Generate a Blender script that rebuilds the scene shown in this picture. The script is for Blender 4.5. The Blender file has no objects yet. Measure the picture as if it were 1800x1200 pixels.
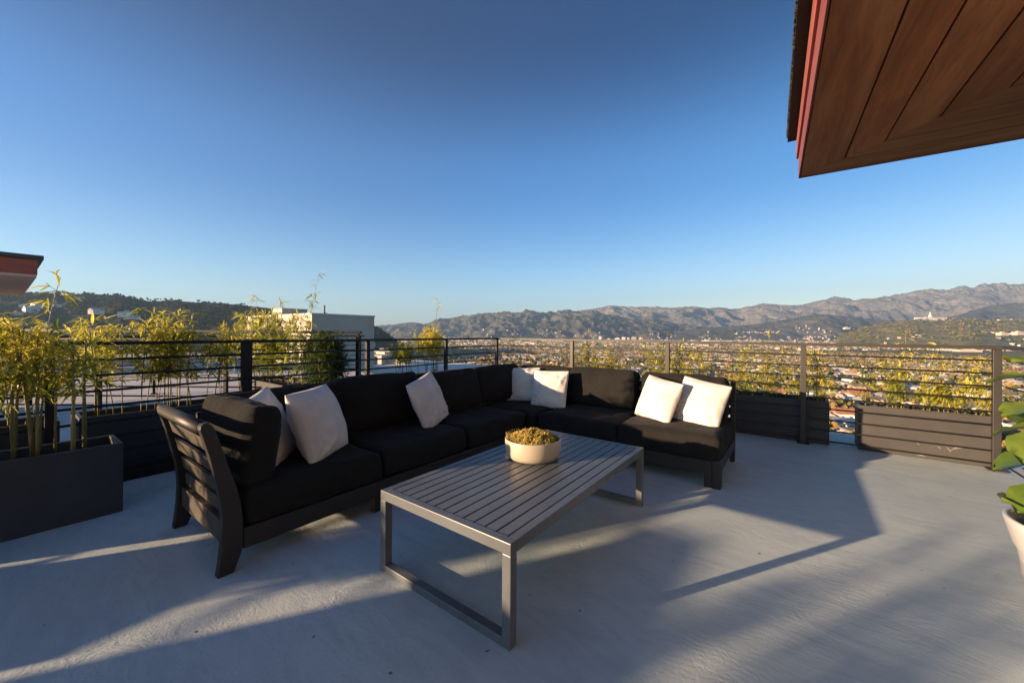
import bpy, bmesh, math, random
import numpy as np
from mathutils import Vector, Matrix, noise
R = math.radians
scene = bpy.context.scene
COL = scene.collection

# ------------------------------------------------------------------ camera
F_PX, CY_PX, YAW, ROLL, CAM_H = 674.558, 585.045, 0.6413, 0.0068, 1.1536
cam_d = bpy.data.cameras.new('camera')
cam_d.sensor_width = 36.0
cam_d.lens = F_PX / 1800 * 36
cam_d.shift_y = -(600 - CY_PX) / 1800
cam_d.clip_start = 0.02
cam_d.clip_end = 60000
cam = bpy.data.objects.new('camera', cam_d); COL.objects.link(cam)
cam.matrix_world = Matrix.Translation((0, 0, CAM_H)) @ Matrix.Rotation(YAW, 4, 'Z') @ Matrix.Rotation(R(90), 4, 'X') @ Matrix.Rotation(ROLL, 4, 'Z')
scene.camera = cam

# ------------------------------------------------------------------ sky, sun, exposure
SUN_EL, SUN_AZ = R(9.4), math.atan2(-0.5296, -0.8482)      # azimuth from +Y towards +X
w = bpy.data.worlds.new('World'); scene.world = w; w.use_nodes = True
nt = w.node_tree; nt.nodes.clear()
sky = nt.nodes.new('ShaderNodeTexSky'); sky.sky_type = 'NISHITA'; sky.sun_disc = False
sky.sun_elevation = SUN_EL; sky.sun_rotation = SUN_AZ
sky.altitude = 200; sky.air_density = 1.0; sky.dust_density = 0.7; sky.ozone_density = 4.5
bg = nt.nodes.new('ShaderNodeBackground'); bg.inputs['Strength'].default_value = 0.098
wo = nt.nodes.new('ShaderNodeOutputWorld')
tcw = nt.nodes.new('ShaderNodeTexCoord'); sep = nt.nodes.new('ShaderNodeSeparateXYZ'); nt.links.new(tcw.outputs['Generated'], sep.inputs[0])
rmp = nt.nodes.new('ShaderNodeValToRGB'); rmp.color_ramp.interpolation = 'EASE'
els = rmp.color_ramp.elements; els.new(0.3); els.new(0.6)
for e, (p_, c_) in zip(els, [(0.0, (1.30, 1.04, 0.88)), (0.36, (0.35, 0.62, 0.75)), (0.62, (0.015, 0.20, 0.335)), (1.0, (0.05, 0.26, 0.42))]): e.position = p_; e.color = (*c_, 1)
nt.links.new(sep.outputs['Z'], rmp.inputs['Fac'])
mulw = nt.nodes.new('ShaderNodeMix'); mulw.data_type = 'RGBA'; mulw.blend_type = 'MULTIPLY'; mulw.inputs[0].default_value = 1
nt.links.new(sky.outputs[0], mulw.inputs[6]); nt.links.new(rmp.outputs['Color'], mulw.inputs[7])
dotw = nt.nodes.new('ShaderNodeVectorMath'); dotw.operation = 'DOT_PRODUCT'; dotw.inputs[1].default_value = (0.801, 0.598, 0); nt.links.new(tcw.outputs['Generated'], dotw.inputs[0])
mapw = nt.nodes.new('ShaderNodeMapRange'); mapw.inputs[1].default_value = -0.8; mapw.inputs[2].default_value = 0.8; nt.links.new(dotw.outputs['Value'], mapw.inputs[0])
rm2 = nt.nodes.new('ShaderNodeValToRGB'); e2 = rm2.color_ramp.elements; e2.new(0.5)
for e, (p_, c_) in zip(e2, [(0.0, (0.64, 0.76, 0.83)), (0.5, (0.97, 1.0, 1.0)), (1.0, (1.32, 0.99, 0.83))]): e.position = p_; e.color = (*c_, 1)
nt.links.new(mapw.outputs[0], rm2.inputs['Fac'])
mul2 = nt.nodes.new('ShaderNodeMix'); mul2.data_type = 'RGBA'; mul2.blend_type = 'MULTIPLY'; mul2.inputs[0].default_value = 1
nt.links.new(mulw.outputs[2], mul2.inputs[6]); nt.links.new(rm2.outputs['Color'], mul2.inputs[7])
nt.links.new(mul2.outputs[2], bg.inputs['Color']); nt.links.new(bg.outputs[0], wo.inputs['Surface'])
sun_d = bpy.data.lights.new('sun', 'SUN'); sun_d.energy = 5.0; sun_d.angle = R(0.55); sun_d.color = (1.0, 0.68, 0.41)
sun = bpy.data.objects.new('sun', sun_d); COL.objects.link(sun)
to_sun = Vector((math.sin(SUN_AZ) * math.cos(SUN_EL), math.cos(SUN_AZ) * math.cos(SUN_EL), math.sin(SUN_EL)))
sun.rotation_euler = to_sun.to_track_quat('Z', 'Y').to_euler()
sun.location = (-4, -6, 8)
scene.view_settings.view_transform = 'Standard'; scene.view_settings.look = 'None'
scene.view_settings.exposure = 1.90; scene.view_settings.gamma = 1.0
scene.cycles.max_bounces = 6; scene.cycles.volume_bounces = 0

# ------------------------------------------------------------------ helpers
def tag(o, label=None, cat=None, group=None, kind=None):
    if label: o['label'] = label
    if cat: o['category'] = cat
    if group: o['group'] = group
    if kind: o['kind'] = kind
    return o
def empty(name, loc=(0, 0, 0), rz=0.0):
    o = bpy.data.objects.new(name, None); COL.objects.link(o)
    o.location = loc; o.rotation_euler = (0, 0, rz); o.empty_display_size = 0.1
    return o
def copy_tree(o, parent=None):
    c = o.copy(); COL.objects.link(c); c.parent = parent
    for ch in list(o.children): copy_tree(ch, c)
    return c

class MB:
    def __init__(s): s.v = []; s.f = []; s.m = []; s.cur = 0
    def face(s, idx): s.f.append(tuple(idx)); s.m.append(s.cur)
    def poly(s, pts):
        b = len(s.v); s.v += [tuple(p) for p in pts]; s.face(range(b, b + len(pts)))
    def box(s, x0, y0, z0, x1, y1, z1):
        b = len(s.v)
        s.v += [(x0,y0,z0),(x1,y0,z0),(x1,y1,z0),(x0,y1,z0),(x0,y0,z1),(x1,y0,z1),(x1,y1,z1),(x0,y1,z1)]
        for q in ((3,2,1,0),(4,5,6,7),(0,1,5,4),(1,2,6,5),(2,3,7,6),(3,0,4,7)): s.face([b + i for i in q])
        return s
    def obox(s, c, size, rz):
        b = len(s.v); s.box(-size[0]/2, -size[1]/2, 0, size[0]/2, size[1]/2, size[2])
        co, si = math.cos(rz), math.sin(rz)
        for i in range(b, len(s.v)):
            x, y, z = s.v[i]; s.v[i] = (c[0] + x*co - y*si, c[1] + x*si + y*co, c[2] + z)
        return s
    def tube(s, pts, r, n=6, cap=True):
        pts = [Vector(p) for p in pts]; b = len(s.v); k = len(pts)
        rs = r if isinstance(r, (list, tuple)) else [r] * k
        for i, p in enumerate(pts):
            t = (pts[min(i+1, k-1)] - pts[max(i-1, 0)]).normalized()
            a = t.cross(Vector((0, 0, 1)))
            if a.length < 0.05: a = t.cross(Vector((0, 1, 0)))
            a.normalize(); c = t.cross(a)
            for j in range(n):
                g = 2 * math.pi * j / n
                s.v.append(tuple(p + (a * math.cos(g) + c * math.sin(g)) * rs[i]))
        for i in range(k - 1):
            for j in range(n):
                s.face((b+i*n+j, b+i*n+(j+1)%n, b+(i+1)*n+(j+1)%n, b+(i+1)*n+j))
        if cap:
            s.face([b + j for j in range(n)][::-1]); s.face([b + (k-1)*n + j for j in range(n)])
        return s
    def lathe(s, prof, n=48, c=(0, 0)):
        b = len(s.v)
        for r, z in prof:
            for j in range(n):
                g = 2 * math.pi * j / n; s.v.append((c[0] + r*math.cos(g), c[1] + r*math.sin(g), z))
        for i in range(len(prof) - 1):
            for j in range(n):
                s.face((b+i*n+j, b+i*n+(j+1)%n, b+(i+1)*n+(j+1)%n, b+(i+1)*n+j))
        return s
    def prism(s, outline, axis, a0, a1):
        # outline: list of 2D points; axis 'x': (y,z), 'y': (x,z), 'z': (x,y)
        def P(q, a): return {'x': (a, q[0], q[1]), 'y': (q[0], a, q[1]), 'z': (q[0], q[1], a)}[axis]
        b = len(s.v); n = len(outline)
        s.v += [P(q, a0) for q in outline] + [P(q, a1) for q in outline]
        s.face(range(b, b + n)); s.face([b + n + i for i in range(n)][::-1])
        for i in range(n): s.face((b+i, b+n+i, b+n+(i+1)%n, b+(i+1)%n))
        return s
    def build(s, name, mats, parent=None, smooth=False, bevel=0, fix=True, tint=None):
        me = bpy.data.meshes.new(name); me.from_pydata(s.v, [], s.f)
        for m in (mats if isinstance(mats, (list, tuple)) else [mats]): me.materials.append(m)
        if any(s.m): me.polygons.foreach_set('material_index', s.m)
        if fix:
            bm = bmesh.new(); bm.from_mesh(me); bmesh.ops.recalc_face_normals(bm, faces=bm.faces); bm.to_mesh(me); bm.free()
        if smooth: me.polygons.foreach_set('use_smooth', [True] * len(me.polygons))
        if tint is not None:
            a = me.attributes.new('tint', 'FLOAT', 'FACE'); a.data.foreach_set('value', tint)
        me.update()
        o = bpy.data.objects.new(name, me); COL.objects.link(o)
        if parent: o.parent = parent
        if bevel:
            md = o.modifiers.new('bevel', 'BEVEL'); md.width = bevel; md.segments = 2; md.limit_method = 'ANGLE'; md.angle_limit = R(40)
        return o

# ------------------------------------------------------------------ materials
class NT:
    def __init__(s, name):
        s.m = bpy.data.materials.new(name); s.m.use_nodes = True
        s.t = s.m.node_tree; s.b = s.t.nodes['Principled BSDF']; s.out = s.t.nodes['Material Output']
    def n(s, typ, **kw):
        nd = s.t.nodes.new(typ)
        for k, v in kw.items(): setattr(nd, k, v)
        return nd
    def l(s, a, b): s.t.links.new(a, b)
    def coord(s, scale=(1, 1, 1), rot=(0, 0, 0), src='Object'):
        tc = s.n('ShaderNodeTexCoord'); mp = s.n('ShaderNodeMapping')
        mp.inputs['Scale'].default_value = scale; mp.inputs['Rotation'].default_value = rot
        s.l(tc.outputs[src], mp.inputs['Vector']); return mp.outputs[0]
    def noise(s, vec, scale, detail=4, rough=0.55, dist=0.0):
        nd = s.n('ShaderNodeTexNoise'); nd.inputs['Scale'].default_value = scale; nd.inputs['Detail'].default_value = detail
        nd.inputs['Roughness'].default_value = rough; nd.inputs['Distortion'].default_value = dist
        s.l(vec, nd.inputs['Vector']); return nd.outputs['Fac']
    def ramp(s, fac, stops):
        nd = s.n('ShaderNodeValToRGB'); el = nd.color_ramp.elements
        while len(el) < len(stops): el.new(0.5)
        for e, (p, c) in zip(el, stops): e.position = p; e.color = (*c, 1) if len(c) == 3 else c
        s.l(fac, nd.inputs['Fac']); return nd.outputs['Color']
    def mix(s, fac, a, b, mode='MIX'):
        nd = s.n('ShaderNodeMix', data_type='RGBA', blend_type=mode)
        for v, k in ((fac, 0), (a, 6), (b, 7)):
            if hasattr(v, 'links') or hasattr(v, 'is_linked'): s.l(v, nd.inputs[k])
            elif k == 0: nd.inputs[0].default_value = v
            else: nd.inputs[k].default_value = (*v, 1)
        return nd.outputs[2]
    def math(s, op, a, b=0.0):
        nd = s.n('ShaderNodeMath', operation=op)
        for v, k in ((a, 0), (b, 1)):
            if isinstance(v, (int, float)): nd.inputs[k].default_value = v
            else: s.l(v, nd.inputs[k])
        return nd.outputs[0]
    def bump(s, h, strength=0.3, dist=0.01, normal=None):
        nd = s.n('ShaderNodeBump'); nd.inputs['Strength'].default_value = strength; nd.inputs['Distance'].default_value = dist
        s.l(h, nd.inputs['Height'])
        if normal: s.l(normal, nd.inputs['Normal'])
        return nd.outputs[0]
    def set(s, color=None, rough=None, metal=None, normal=None, spec=None):
        b = s.b
        for v, k in ((color, 'Base Color'), (rough, 'Roughness'), (metal, 'Metallic'), (normal, 'Normal'), (spec, 'Specular IOR Level')):
            if v is None: continue
            if isinstance(v, (int, float)): b.inputs[k].default_value = v
            elif isinstance(v, tuple): b.inputs[k].default_value = (*v, 1)
            else: s.l(v, b.inputs[k])
        return s.m

M = {}
def simple(name, col, rough=0.6, var=0.12, scale=8, metal=0.0, bump=0.0, bscale=60, bdist=0.004, spec=None):
    t = NT(name); v = t.coord()
    n = t.noise(v, scale, 5)
    c = t.ramp(n, [(0.3, tuple(x * (1 - var) for x in col)), (0.7, tuple(min(1, x * (1 + var)) for x in col))])
    nm = t.bump(t.noise(v, bscale, 3), bump, bdist) if bump else None
    M[name] = t.set(c, rough, metal, nm, spec); return M[name]

def mat_floor():
    t = NT('deck_coating'); v = t.coord()
    big = t.noise(v, 0.55, 5, 0.6, 0.4)
    vs = t.coord(scale=(1.0, 3.4, 1.0), rot=(0, 0, R(32)))
    stroke = t.noise(vs, 2.6, 6, 0.62, 1.6)
    c = t.ramp(big, [(0.28, (0.375, 0.46, 0.485)), (0.5, (0.470, 0.55, 0.56)), (0.72, (0.57, 0.625, 0.605))])
    c2 = t.ramp(stroke, [(0.3, (0.80, 0.82, 0.84)), (0.55, (1, 1, 1)), (0.75, (1.10, 1.08, 1.06))])
    c = t.mix(0.75, c, c2, 'MULTIPLY')
    sp = t.noise(v, 14, 2); spm = t.ramp(sp, [(0.71, (0, 0, 0)), (0.725, (1, 1, 1))])
    c = t.mix(t.math('MULTIPLY', spm, 0.35), c, (0.5, 0.51, 0.52))
    dk = t.noise(t.coord(scale=(1, 1, 1)), 23, 1); dkm = t.ramp(dk, [(0.2, (1, 1, 1)), (0.215, (0, 0, 0))])
    c = t.mix(t.math('MULTIPLY', dkm, 0.8), c, (0.06, 0.06, 0.06))
    # trowel arcs: rings around scattered centres
    wv = t.n('ShaderNodeTexWave', wave_type='RINGS', rings_direction='Z'); wv.inputs['Scale'].default_value = 11; wv.inputs['Distortion'].default_value = 9
    wv.inputs['Detail'].default_value = 4; wv.inputs['Detail Scale'].default_value = 0.55; t.l(v, wv.inputs['Vector'])
    fine = t.noise(v, 95, 4, 0.6)
    midn = t.noise(t.coord(scale=(1.0, 2.0, 1.0), rot=(0, 0, R(32))), 8, 6, 0.62, 2.2)
    patch = t.ramp(t.noise(v, 1.3, 3), [(0.38, (0.15, 0.15, 0.15)), (0.62, (1, 1, 1))])
    sw = t.noise(v, 5.5, 5, 0.6, 3.2); rid = t.math('ABSOLUTE', t.math('SUBTRACT', sw, 0.5)); rid = t.math('POWER', t.math('MULTIPLY', rid, 4.0), 0.6)
    tex = t.math('ADD', t.math('MULTIPLY', rid, 0.30), t.math('MULTIPLY', midn, 0.45))
    h = t.math('ADD', t.math('MULTIPLY', t.math('ADD', tex, t.math('MULTIPLY', wv.outputs['Fac'], 0.10)), patch), t.math('MULTIPLY', fine, 0.22))
    nm = t.bump(h, 0.5, 0.007)
    rough = t.ramp(big, [(0.3, (0.52,)*3), (0.7, (0.68,)*3)])
    M['floor'] = t.set(c, rough, 0, nm, 0.35)
mat_floor()

def mat_fabric(name, col, rough=0.92, weave=900, bs=0.25, wr=0.5):
    t = NT(name); v = t.coord()
    n = t.noise(v, 3.0, 5, 0.6); c = t.ramp(n, [(0.3, tuple(x*0.82 for x in col)), (0.7, tuple(min(1, x*1.15) for x in col))])
    f = t.noise(v, weave, 2); cr = t.noise(t.coord(scale=(1, 1, 1)), 9, 5, 0.55, 1.2)
    nm = t.bump(f, bs, 0.0015, t.bump(cr, wr, 0.012))
    m = t.set(c, rough, 0, nm, 0.2)
    t.b.inputs['Sheen Weight'].default_value = 0.03; t.b.inputs['Sheen Roughness'].default_value = 0.5
    t.b.inputs['Specular IOR Level'].default_value = 0.08
    M[name] = m
mat_fabric('black_fabric', (0.0168, 0.0165, 0.0158), wr=0.9)
mat_fabric('white_fabric', (0.60, 0.575, 0.54), weave=1200, wr=0.4)
M['white_fabric'].node_tree.nodes['Principled BSDF'].inputs['Sheen Weight'].default_value = 0.0

def mat_worn(name, col, wear, rough=0.5, thr=0.66, metal=0.0, scale=7, streak=(1, 1, 1)):
    t = NT(name); v = t.coord(); vs = t.coord(scale=streak)
    n = t.noise(vs, scale, 6, 0.65); base = t.ramp(t.noise(v, 4, 4), [(0.3, tuple(x*0.85 for x in col)), (0.7, tuple(x*1.15 for x in col))])
    mk = t.ramp(n, [(thr, (0, 0, 0)), (thr + 0.04, (1, 1, 1))])
    fac = t.math('MULTIPLY', mk, 0.6)
    c = t.mix(fac, base, wear)
    nm = t.bump(t.noise(vs, 60, 3), 0.12, 0.003)
    M[name] = t.set(c, rough, metal, nm, 0.4)
mat_worn('black_wood', (0.020, 0.0185, 0.017), (0.13, 0.09, 0.055), 0.5, 0.655, streak=(3, 1, 3), scale=20)
mat_worn('table_metal', (0.112, 0.124, 0.135), (0.40, 0.40, 0.41), 0.36, 0.70, scale=26)
mat_worn('worn_wood', (0.050, 0.040, 0.030), (0.15, 0.11, 0.07), 0.6, 0.62, streak=(3, 1, 3), scale=14)
mat_worn('rail_black_shaded', (0.007, 0.007, 0.008), (0.03, 0.027, 0.024), 0.6, 0.75)  # deeper black than rail_metal: shade on the left railings put into the colour
mat_worn('rail_metal', (0.030, 0.028, 0.028), (0.08, 0.065, 0.05), 0.5, 0.7)
mat_worn('planter_resin', (0.046, 0.045, 0.045), (0.15, 0.145, 0.14), 0.62, 0.70, scale=2.2, streak=(1, 1, 5))
simple('planter_dark', (0.036, 0.044, 0.050), 0.6, 0.15, 5, bump=0.15)
simple('soil', (0.025, 0.018, 0.012), 0.95, 0.4, 30, bump=0.8, bscale=50, bdist=0.02)
simple('stucco', (0.46, 0.43, 0.39), 0.9, 0.05, 3, bump=0.35, bscale=120)
simple('soffit_pale', (0.45, 0.33, 0.27), 0.6, 0.15, 3)
simple('siding_dark', (0.19, 0.175, 0.155), 0.7, 0.3, 2)
simple('stucco_white', (0.46, 0.42, 0.355), 0.9, 0.06, 2.0, bump=0.3, bscale=40)
simple('roof_membrane', (0.50, 0.49, 0.48), 0.85, 0.10, 0.7, bump=0.2, bscale=20)
simple('roof_pale_deck', (0.66, 0.65, 0.58), 0.85, 0.14, 0.5)
simple('roof_grey', (0.50, 0.49, 0.45), 0.85, 0.14, 0.5)
simple('bowl_ceramic', (0.42, 0.365, 0.29), 0.38, 0.03, 6)
simple('pot_white', (0.42, 0.43, 0.43), 0.4, 0.03, 6)
simple('pot_black', (0.02, 0.02, 0.02), 0.5, 0.1, 6)
simple('drip_edge', (0.02, 0.022, 0.02), 0.8, 0.4, 60, bump=1.0, bscale=90, bdist=0.01)
simple('dark_metal', (0.03, 0.04, 0.045), 0.5, 0.1, 6)
simple('bolt_metal', (0.55, 0.55, 0.55), 0.35, 0.05, 6, metal=0.8)
simple('bark', (0.10, 0.075, 0.05), 0.9, 0.3, 12, bump=0.5, bscale=30)

def mat_wood(name, c0, c1, c2, axis_scale, rough=0.45, sc=3.0):
    t = NT(name); v = t.coord(scale=axis_scale)
    oi = t.n('ShaderNodeObjectInfo'); off = t.n('ShaderNodeVectorMath', operation='ADD')
    cmb = t.n('ShaderNodeCombineXYZ'); 
    for k in range(3): t.l(t.math('MULTIPLY', oi.outputs['Random'], 37.0 + 11*k), cmb.inputs[k])
    t.l(v, off.inputs[0]); t.l(cmb.outputs[0], off.inputs[1])
    at = t.n('ShaderNodeAttribute'); at.attribute_name = 'tint'
    off2 = t.n('ShaderNodeVectorMath', operation='ADD'); c3 = t.n('ShaderNodeCombineXYZ')
    for k in range(3): t.l(t.math('MULTIPLY', at.outputs['Fac'], 23.0 + 7*k), c3.inputs[k])
    t.l(off.outputs[0], off2.inputs[0]); t.l(c3.outputs[0], off2.inputs[1])
    vv = off2.outputs[0]
    g = t.noise(vv, sc, 6, 0.62, 0.9); fine = t.noise(vv, sc * 9, 4, 0.6)
    c = t.ramp(g, [(0.28, c0), (0.5, c1), (0.74, c2)])
    c = t.mix(0.35, c, t.ramp(fine, [(0.3, (0.35,)*3), (0.7, (1.3,)*3)]), 'MULTIPLY')
    pl = t.ramp(at.outputs['Fac'], [(0.0, (0.62, 0.58, 0.56)), (0.5, (1.0, 0.95, 0.9)), (1.0, (1.3, 1.22, 1.1))])
    c = t.mix(0.8, c, pl, 'MULTIPLY')
    M[name] = t.set(c, rough, 0, t.bump(fine, 0.1, 0.002), 0.4)
mat_wood('soffit_wood', (0.18, 0.066, 0.034), (0.36, 0.145, 0.068), (0.52, 0.26, 0.13), (1.6, 0.16, 1.6))
mat_wood('soffit_wood_cross', (0.18, 0.075, 0.04), (0.34, 0.16, 0.08), (0.50, 0.28, 0.15), (0.16, 1.6, 1.6))
mat_wood('fascia_wood', (0.22, 0.055, 0.035), (0.29, 0.08, 0.052), (0.36, 0.12, 0.08), (1.6, 0.16, 1.6), 0.5)

def mat_leaf(name, dark, mid, light, trans=0.45, rough=0.55):
    t = NT(name); at = t.n('ShaderNodeAttribute'); at.attribute_name = 'tint'
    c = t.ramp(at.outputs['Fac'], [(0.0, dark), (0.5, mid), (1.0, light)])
    t.set(c, rough, 0, None, 0.3)
    tr = t.n('ShaderNodeBsdfTranslucent'); t.l(c, tr.inputs['Color'])
    mx = t.n('ShaderNodeMixShader'); mx.inputs[0].default_value = trans
    t.l(t.b.outputs[0], mx.inputs[1]); t.l(tr.outputs[0], mx.inputs[2]); t.l(mx.outputs[0], t.out.inputs['Surface'])
    M[name] = t.m
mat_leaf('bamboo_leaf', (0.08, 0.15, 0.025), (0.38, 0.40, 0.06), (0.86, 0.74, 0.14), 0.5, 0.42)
mat_leaf('bamboo_leaf_green', (0.035, 0.075, 0.02), (0.075, 0.12, 0.03), (0.26, 0.25, 0.05))
mat_leaf('fig_leaf', (0.05, 0.11, 0.02), (0.10, 0.175, 0.03), (0.21, 0.27, 0.055), 0.35, 0.35)
mat_leaf('moss', (0.13, 0.16, 0.03), (0.47, 0.355, 0.09), (0.73, 0.53, 0.18), 0.2, 0.9)
mat_leaf('culm', (0.10, 0.11, 0.03), (0.19, 0.17, 0.055), (0.30, 0.24, 0.09), 0.0, 0.45)
mat_leaf('tree_leaf', (0.055, 0.078, 0.02), (0.20, 0.175, 0.042), (0.38, 0.235, 0.085), 0.2, 0.8)
mat_leaf('tree_dark', (0.010, 0.018, 0.009), (0.022, 0.032, 0.012), (0.045, 0.05, 0.018), 0.1, 0.85)

def mat_hill(name, veg, soil_c, rock, sc, rockthr=0.6):
    t = NT(name); v = t.coord()
    a = t.noise(v, sc, 8, 0.65, 0.3); b = t.noise(v, sc * 6, 6, 0.7)
    c = t.ramp(a, [(0.30, veg), (0.48, tuple((x + y) / 2 for x, y in zip(veg, soil_c))), (0.60, soil_c), (rockthr + 0.12, rock)])
    c = t.mix(0.7, c, t.ramp(b, [(0.35, (0.45, 0.5, 0.45)), (0.65, (1.3, 1.25, 1.2))]), 'MULTIPLY')
    M[name] = t.set(c, 0.95, 0, t.bump(t.noise(v, sc * 5, 8, 0.68), 1.0, 0.16 / sc), 0.1)
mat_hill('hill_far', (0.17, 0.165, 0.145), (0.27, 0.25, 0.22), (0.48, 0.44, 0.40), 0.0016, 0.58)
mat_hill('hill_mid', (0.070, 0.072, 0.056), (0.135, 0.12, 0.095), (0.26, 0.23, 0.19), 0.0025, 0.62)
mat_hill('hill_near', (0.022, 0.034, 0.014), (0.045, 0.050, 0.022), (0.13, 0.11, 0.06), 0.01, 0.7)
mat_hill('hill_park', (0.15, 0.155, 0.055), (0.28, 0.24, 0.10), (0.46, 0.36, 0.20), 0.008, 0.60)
mat_hill('ground_city', (0.13, 0.115, 0.06), (0.24, 0.19, 0.12), (0.38, 0.33, 0.26), 0.03, 0.6)

# ------------------------------------------------------------------ view-ray helper (offline survey of the site): a bearing in image px -> ground direction
_c, _s = math.cos(YAW), math.sin(YAW)
def bearing(px, py=None):
    a, b = px - 900, (py - CY_PX) if py is not None else 0.0
    u = a * math.cos(ROLL) + b * math.sin(ROLL); v = -a * math.sin(ROLL) + b * math.cos(ROLL)
    xc, zc = u / F_PX, -v / F_PX
    return Vector((_c * xc - _s, _s * xc + _c, zc))

# ================================================================== SETTING: deck and roofs
rng = random.Random(4)
mb = MB(); mb.box(-5.0, -9.5, -0.35, 6.5, 5.95, 0.0)
tag(mb.build('terrace_floor', M['floor']), kind='structure')
mb = MB(); mb.box(-26, -9.5, -0.35, -5.0, 6.3, -0.004)
tag(mb.build('roof_deck', M['roof_membrane']), kind='structure')

# ------------------------------------------------------------------ roof overhang of the own house (top right) and the house behind the camera
hr = empty('house', (0.003, 4.718, 0.0), R(2.5))
tag(hr, 'house behind the terrace with a wooden soffit, red fascia and grey wall', 'house')
SZ = 2.70
def board(mbx, pts, z0, z1):
    mbx.prism(pts, 'z', z0, z1)
# soffit boards in local axes: corner at origin, roof spans x 0..6, y -9..0 ; mitred boards
W_ = 0.232
mbA, mbB = MB(), MB(); tA, tB = [], []
gap = 0.005; k = 0; off = 0.0
rs = random.Random(11)
widths = [0.30, 0.22, 0.24, 0.24]
while k < 4:
    wd = widths[k]
    a0, a1 = off + gap, off + wd - gap
    n0 = len(mbA.f); mbA.prism([(a0, -a0), (a1, -a1), (a1, -9.0), (a0, -9.0)], 'z', SZ, SZ + 0.02); tA += [rs.random()] * (len(mbA.f) - n0)
    wB0, wB1 = off * 0.52, (off + wd) * 0.52
    n0 = len(mbB.f); mbB.prism([(off + gap, -off - gap), (6.0, -off - gap), (6.0, -(off + wd) + gap), (off + wd - gap, -(off + wd) + gap)], 'z', SZ + 0.0005, SZ + 0.0205); tB += [rs.random()] * (len(mbB.f) - n0)
    off += wd; k += 1
inner0 = off
yy = -inner0
while yy > -9:
    n0 = len(mbA.f); xx = inner0
    break
xx = inner0
while xx < 6:
    x1 = min(6, xx + 0.23)
    n0 = len(mbA.f); mbA.prism([(xx + gap, -inner0 - gap - max(0, 0)), (x1 - gap, -inner0 - gap), (x1 - gap, -9.0), (xx + gap, -9.0)], 'z', SZ, SZ + 0.02); tA += [rs.random()] * (len(mbA.f) - n0)
    xx = x1
mbA.build('soffit_boards', M['soffit_wood'], hr, tint=tA, bevel=0.0025)
mbB.build('border_boards', M['soffit_wood_cross'], hr, tint=tB, bevel=0.0025)
mb = MB(); mb.box(0.0, -9, SZ + 0.022, 6, -0.002, SZ + 0.05); mb.build('soffit_backing', M['pot_black'], hr)
mb = MB(); tt = []
mb.box(-0.012, -9, SZ - 0.004, 0.0, 0.012, SZ + 0.20); mb.box(-0.030, -9, SZ + 0.20, 0.0, 0.030, SZ + 0.40)
mb.build('fascia', M['fascia_wood'], hr, bevel=0.003, tint=[0.3]*6 + [0.8]*6)
mb = MB(); mb.box(0.0, 0.0, SZ - 0.004, 6, 0.012, SZ + 0.20); mb.box(0.0, 0.0, SZ + 0.20, 6, 0.030, SZ + 0.40)
mb.build('fascia', M['fascia_wood'], hr, bevel=0.003, tint=[0.3]*6 + [0.8]*6)
mb = MB(); mb.box(-0.10, -9, SZ + 0.40, 6, 0.06, SZ + 0.50)
nseg = 260
for i in range(nseg):     # ragged edge of the roofing felt
    y = -4.2 + i * 4.25 / nseg; q = rs.uniform(0.004, 0.012)
    mb.box(-0.10 - q, y, SZ + 0.42 + rs.uniform(0, .02), -0.1005, y + 4.25 / nseg * rs.uniform(.5, 1.0), SZ + 0.49)
mb.build('roof_edge', M['drip_edge'], hr)
mb = MB(); mb.box(1.25, -9, 0.0, 6, -1.25, SZ + 0.0); mb.build('wall', M['siding_dark'], hr)
mb = MB(); mb.box(1.215, -8.2, 0.05, 1.249, -4.2, 2.3)
for y in (-8.2, -6.25, -4.26): mb.box(1.195, y, 0.02, 1.2148, y + 0.06, 2.34)
mb.box(1.195, -8.14, 2.28, 1.2148, -4.26, 2.34)
mb.build('sliding_door', M['dark_metal'], hr)

# ------------------------------------------------------------------ neighbour's roof overhang at the far left
nb = empty('neighbour_house', (-15.9, 0.61, 0))
tag(nb, 'neighbouring house with a red wood fascia and dark roof edge at the far left', 'house')
zs, ze = 2.52, 2.98
mb = MB(); mb.box(-9, -4.5, zs + .06, 0, 0.0, ze); mb.build('fascia', M['fascia_wood'], nb, tint=[.5]*6, bevel=.01)
mb = MB(); mb.box(-9, -4.5, zs, -0.012, -0.012, zs + .0595); mb.build('soffit', M['soffit_pale'], nb)
mb = MB(); mb.box(-9, -4.5, ze, 0.10, 0.10, ze + 0.10); mb.build('roof_edge', M['dark_metal'], nb)
mb = MB(); mb.box(-9, -4.5, 0.0, -1.8, -2.2, zs - 0.002); mb.build('wall', M['stucco'], nb)

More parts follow.
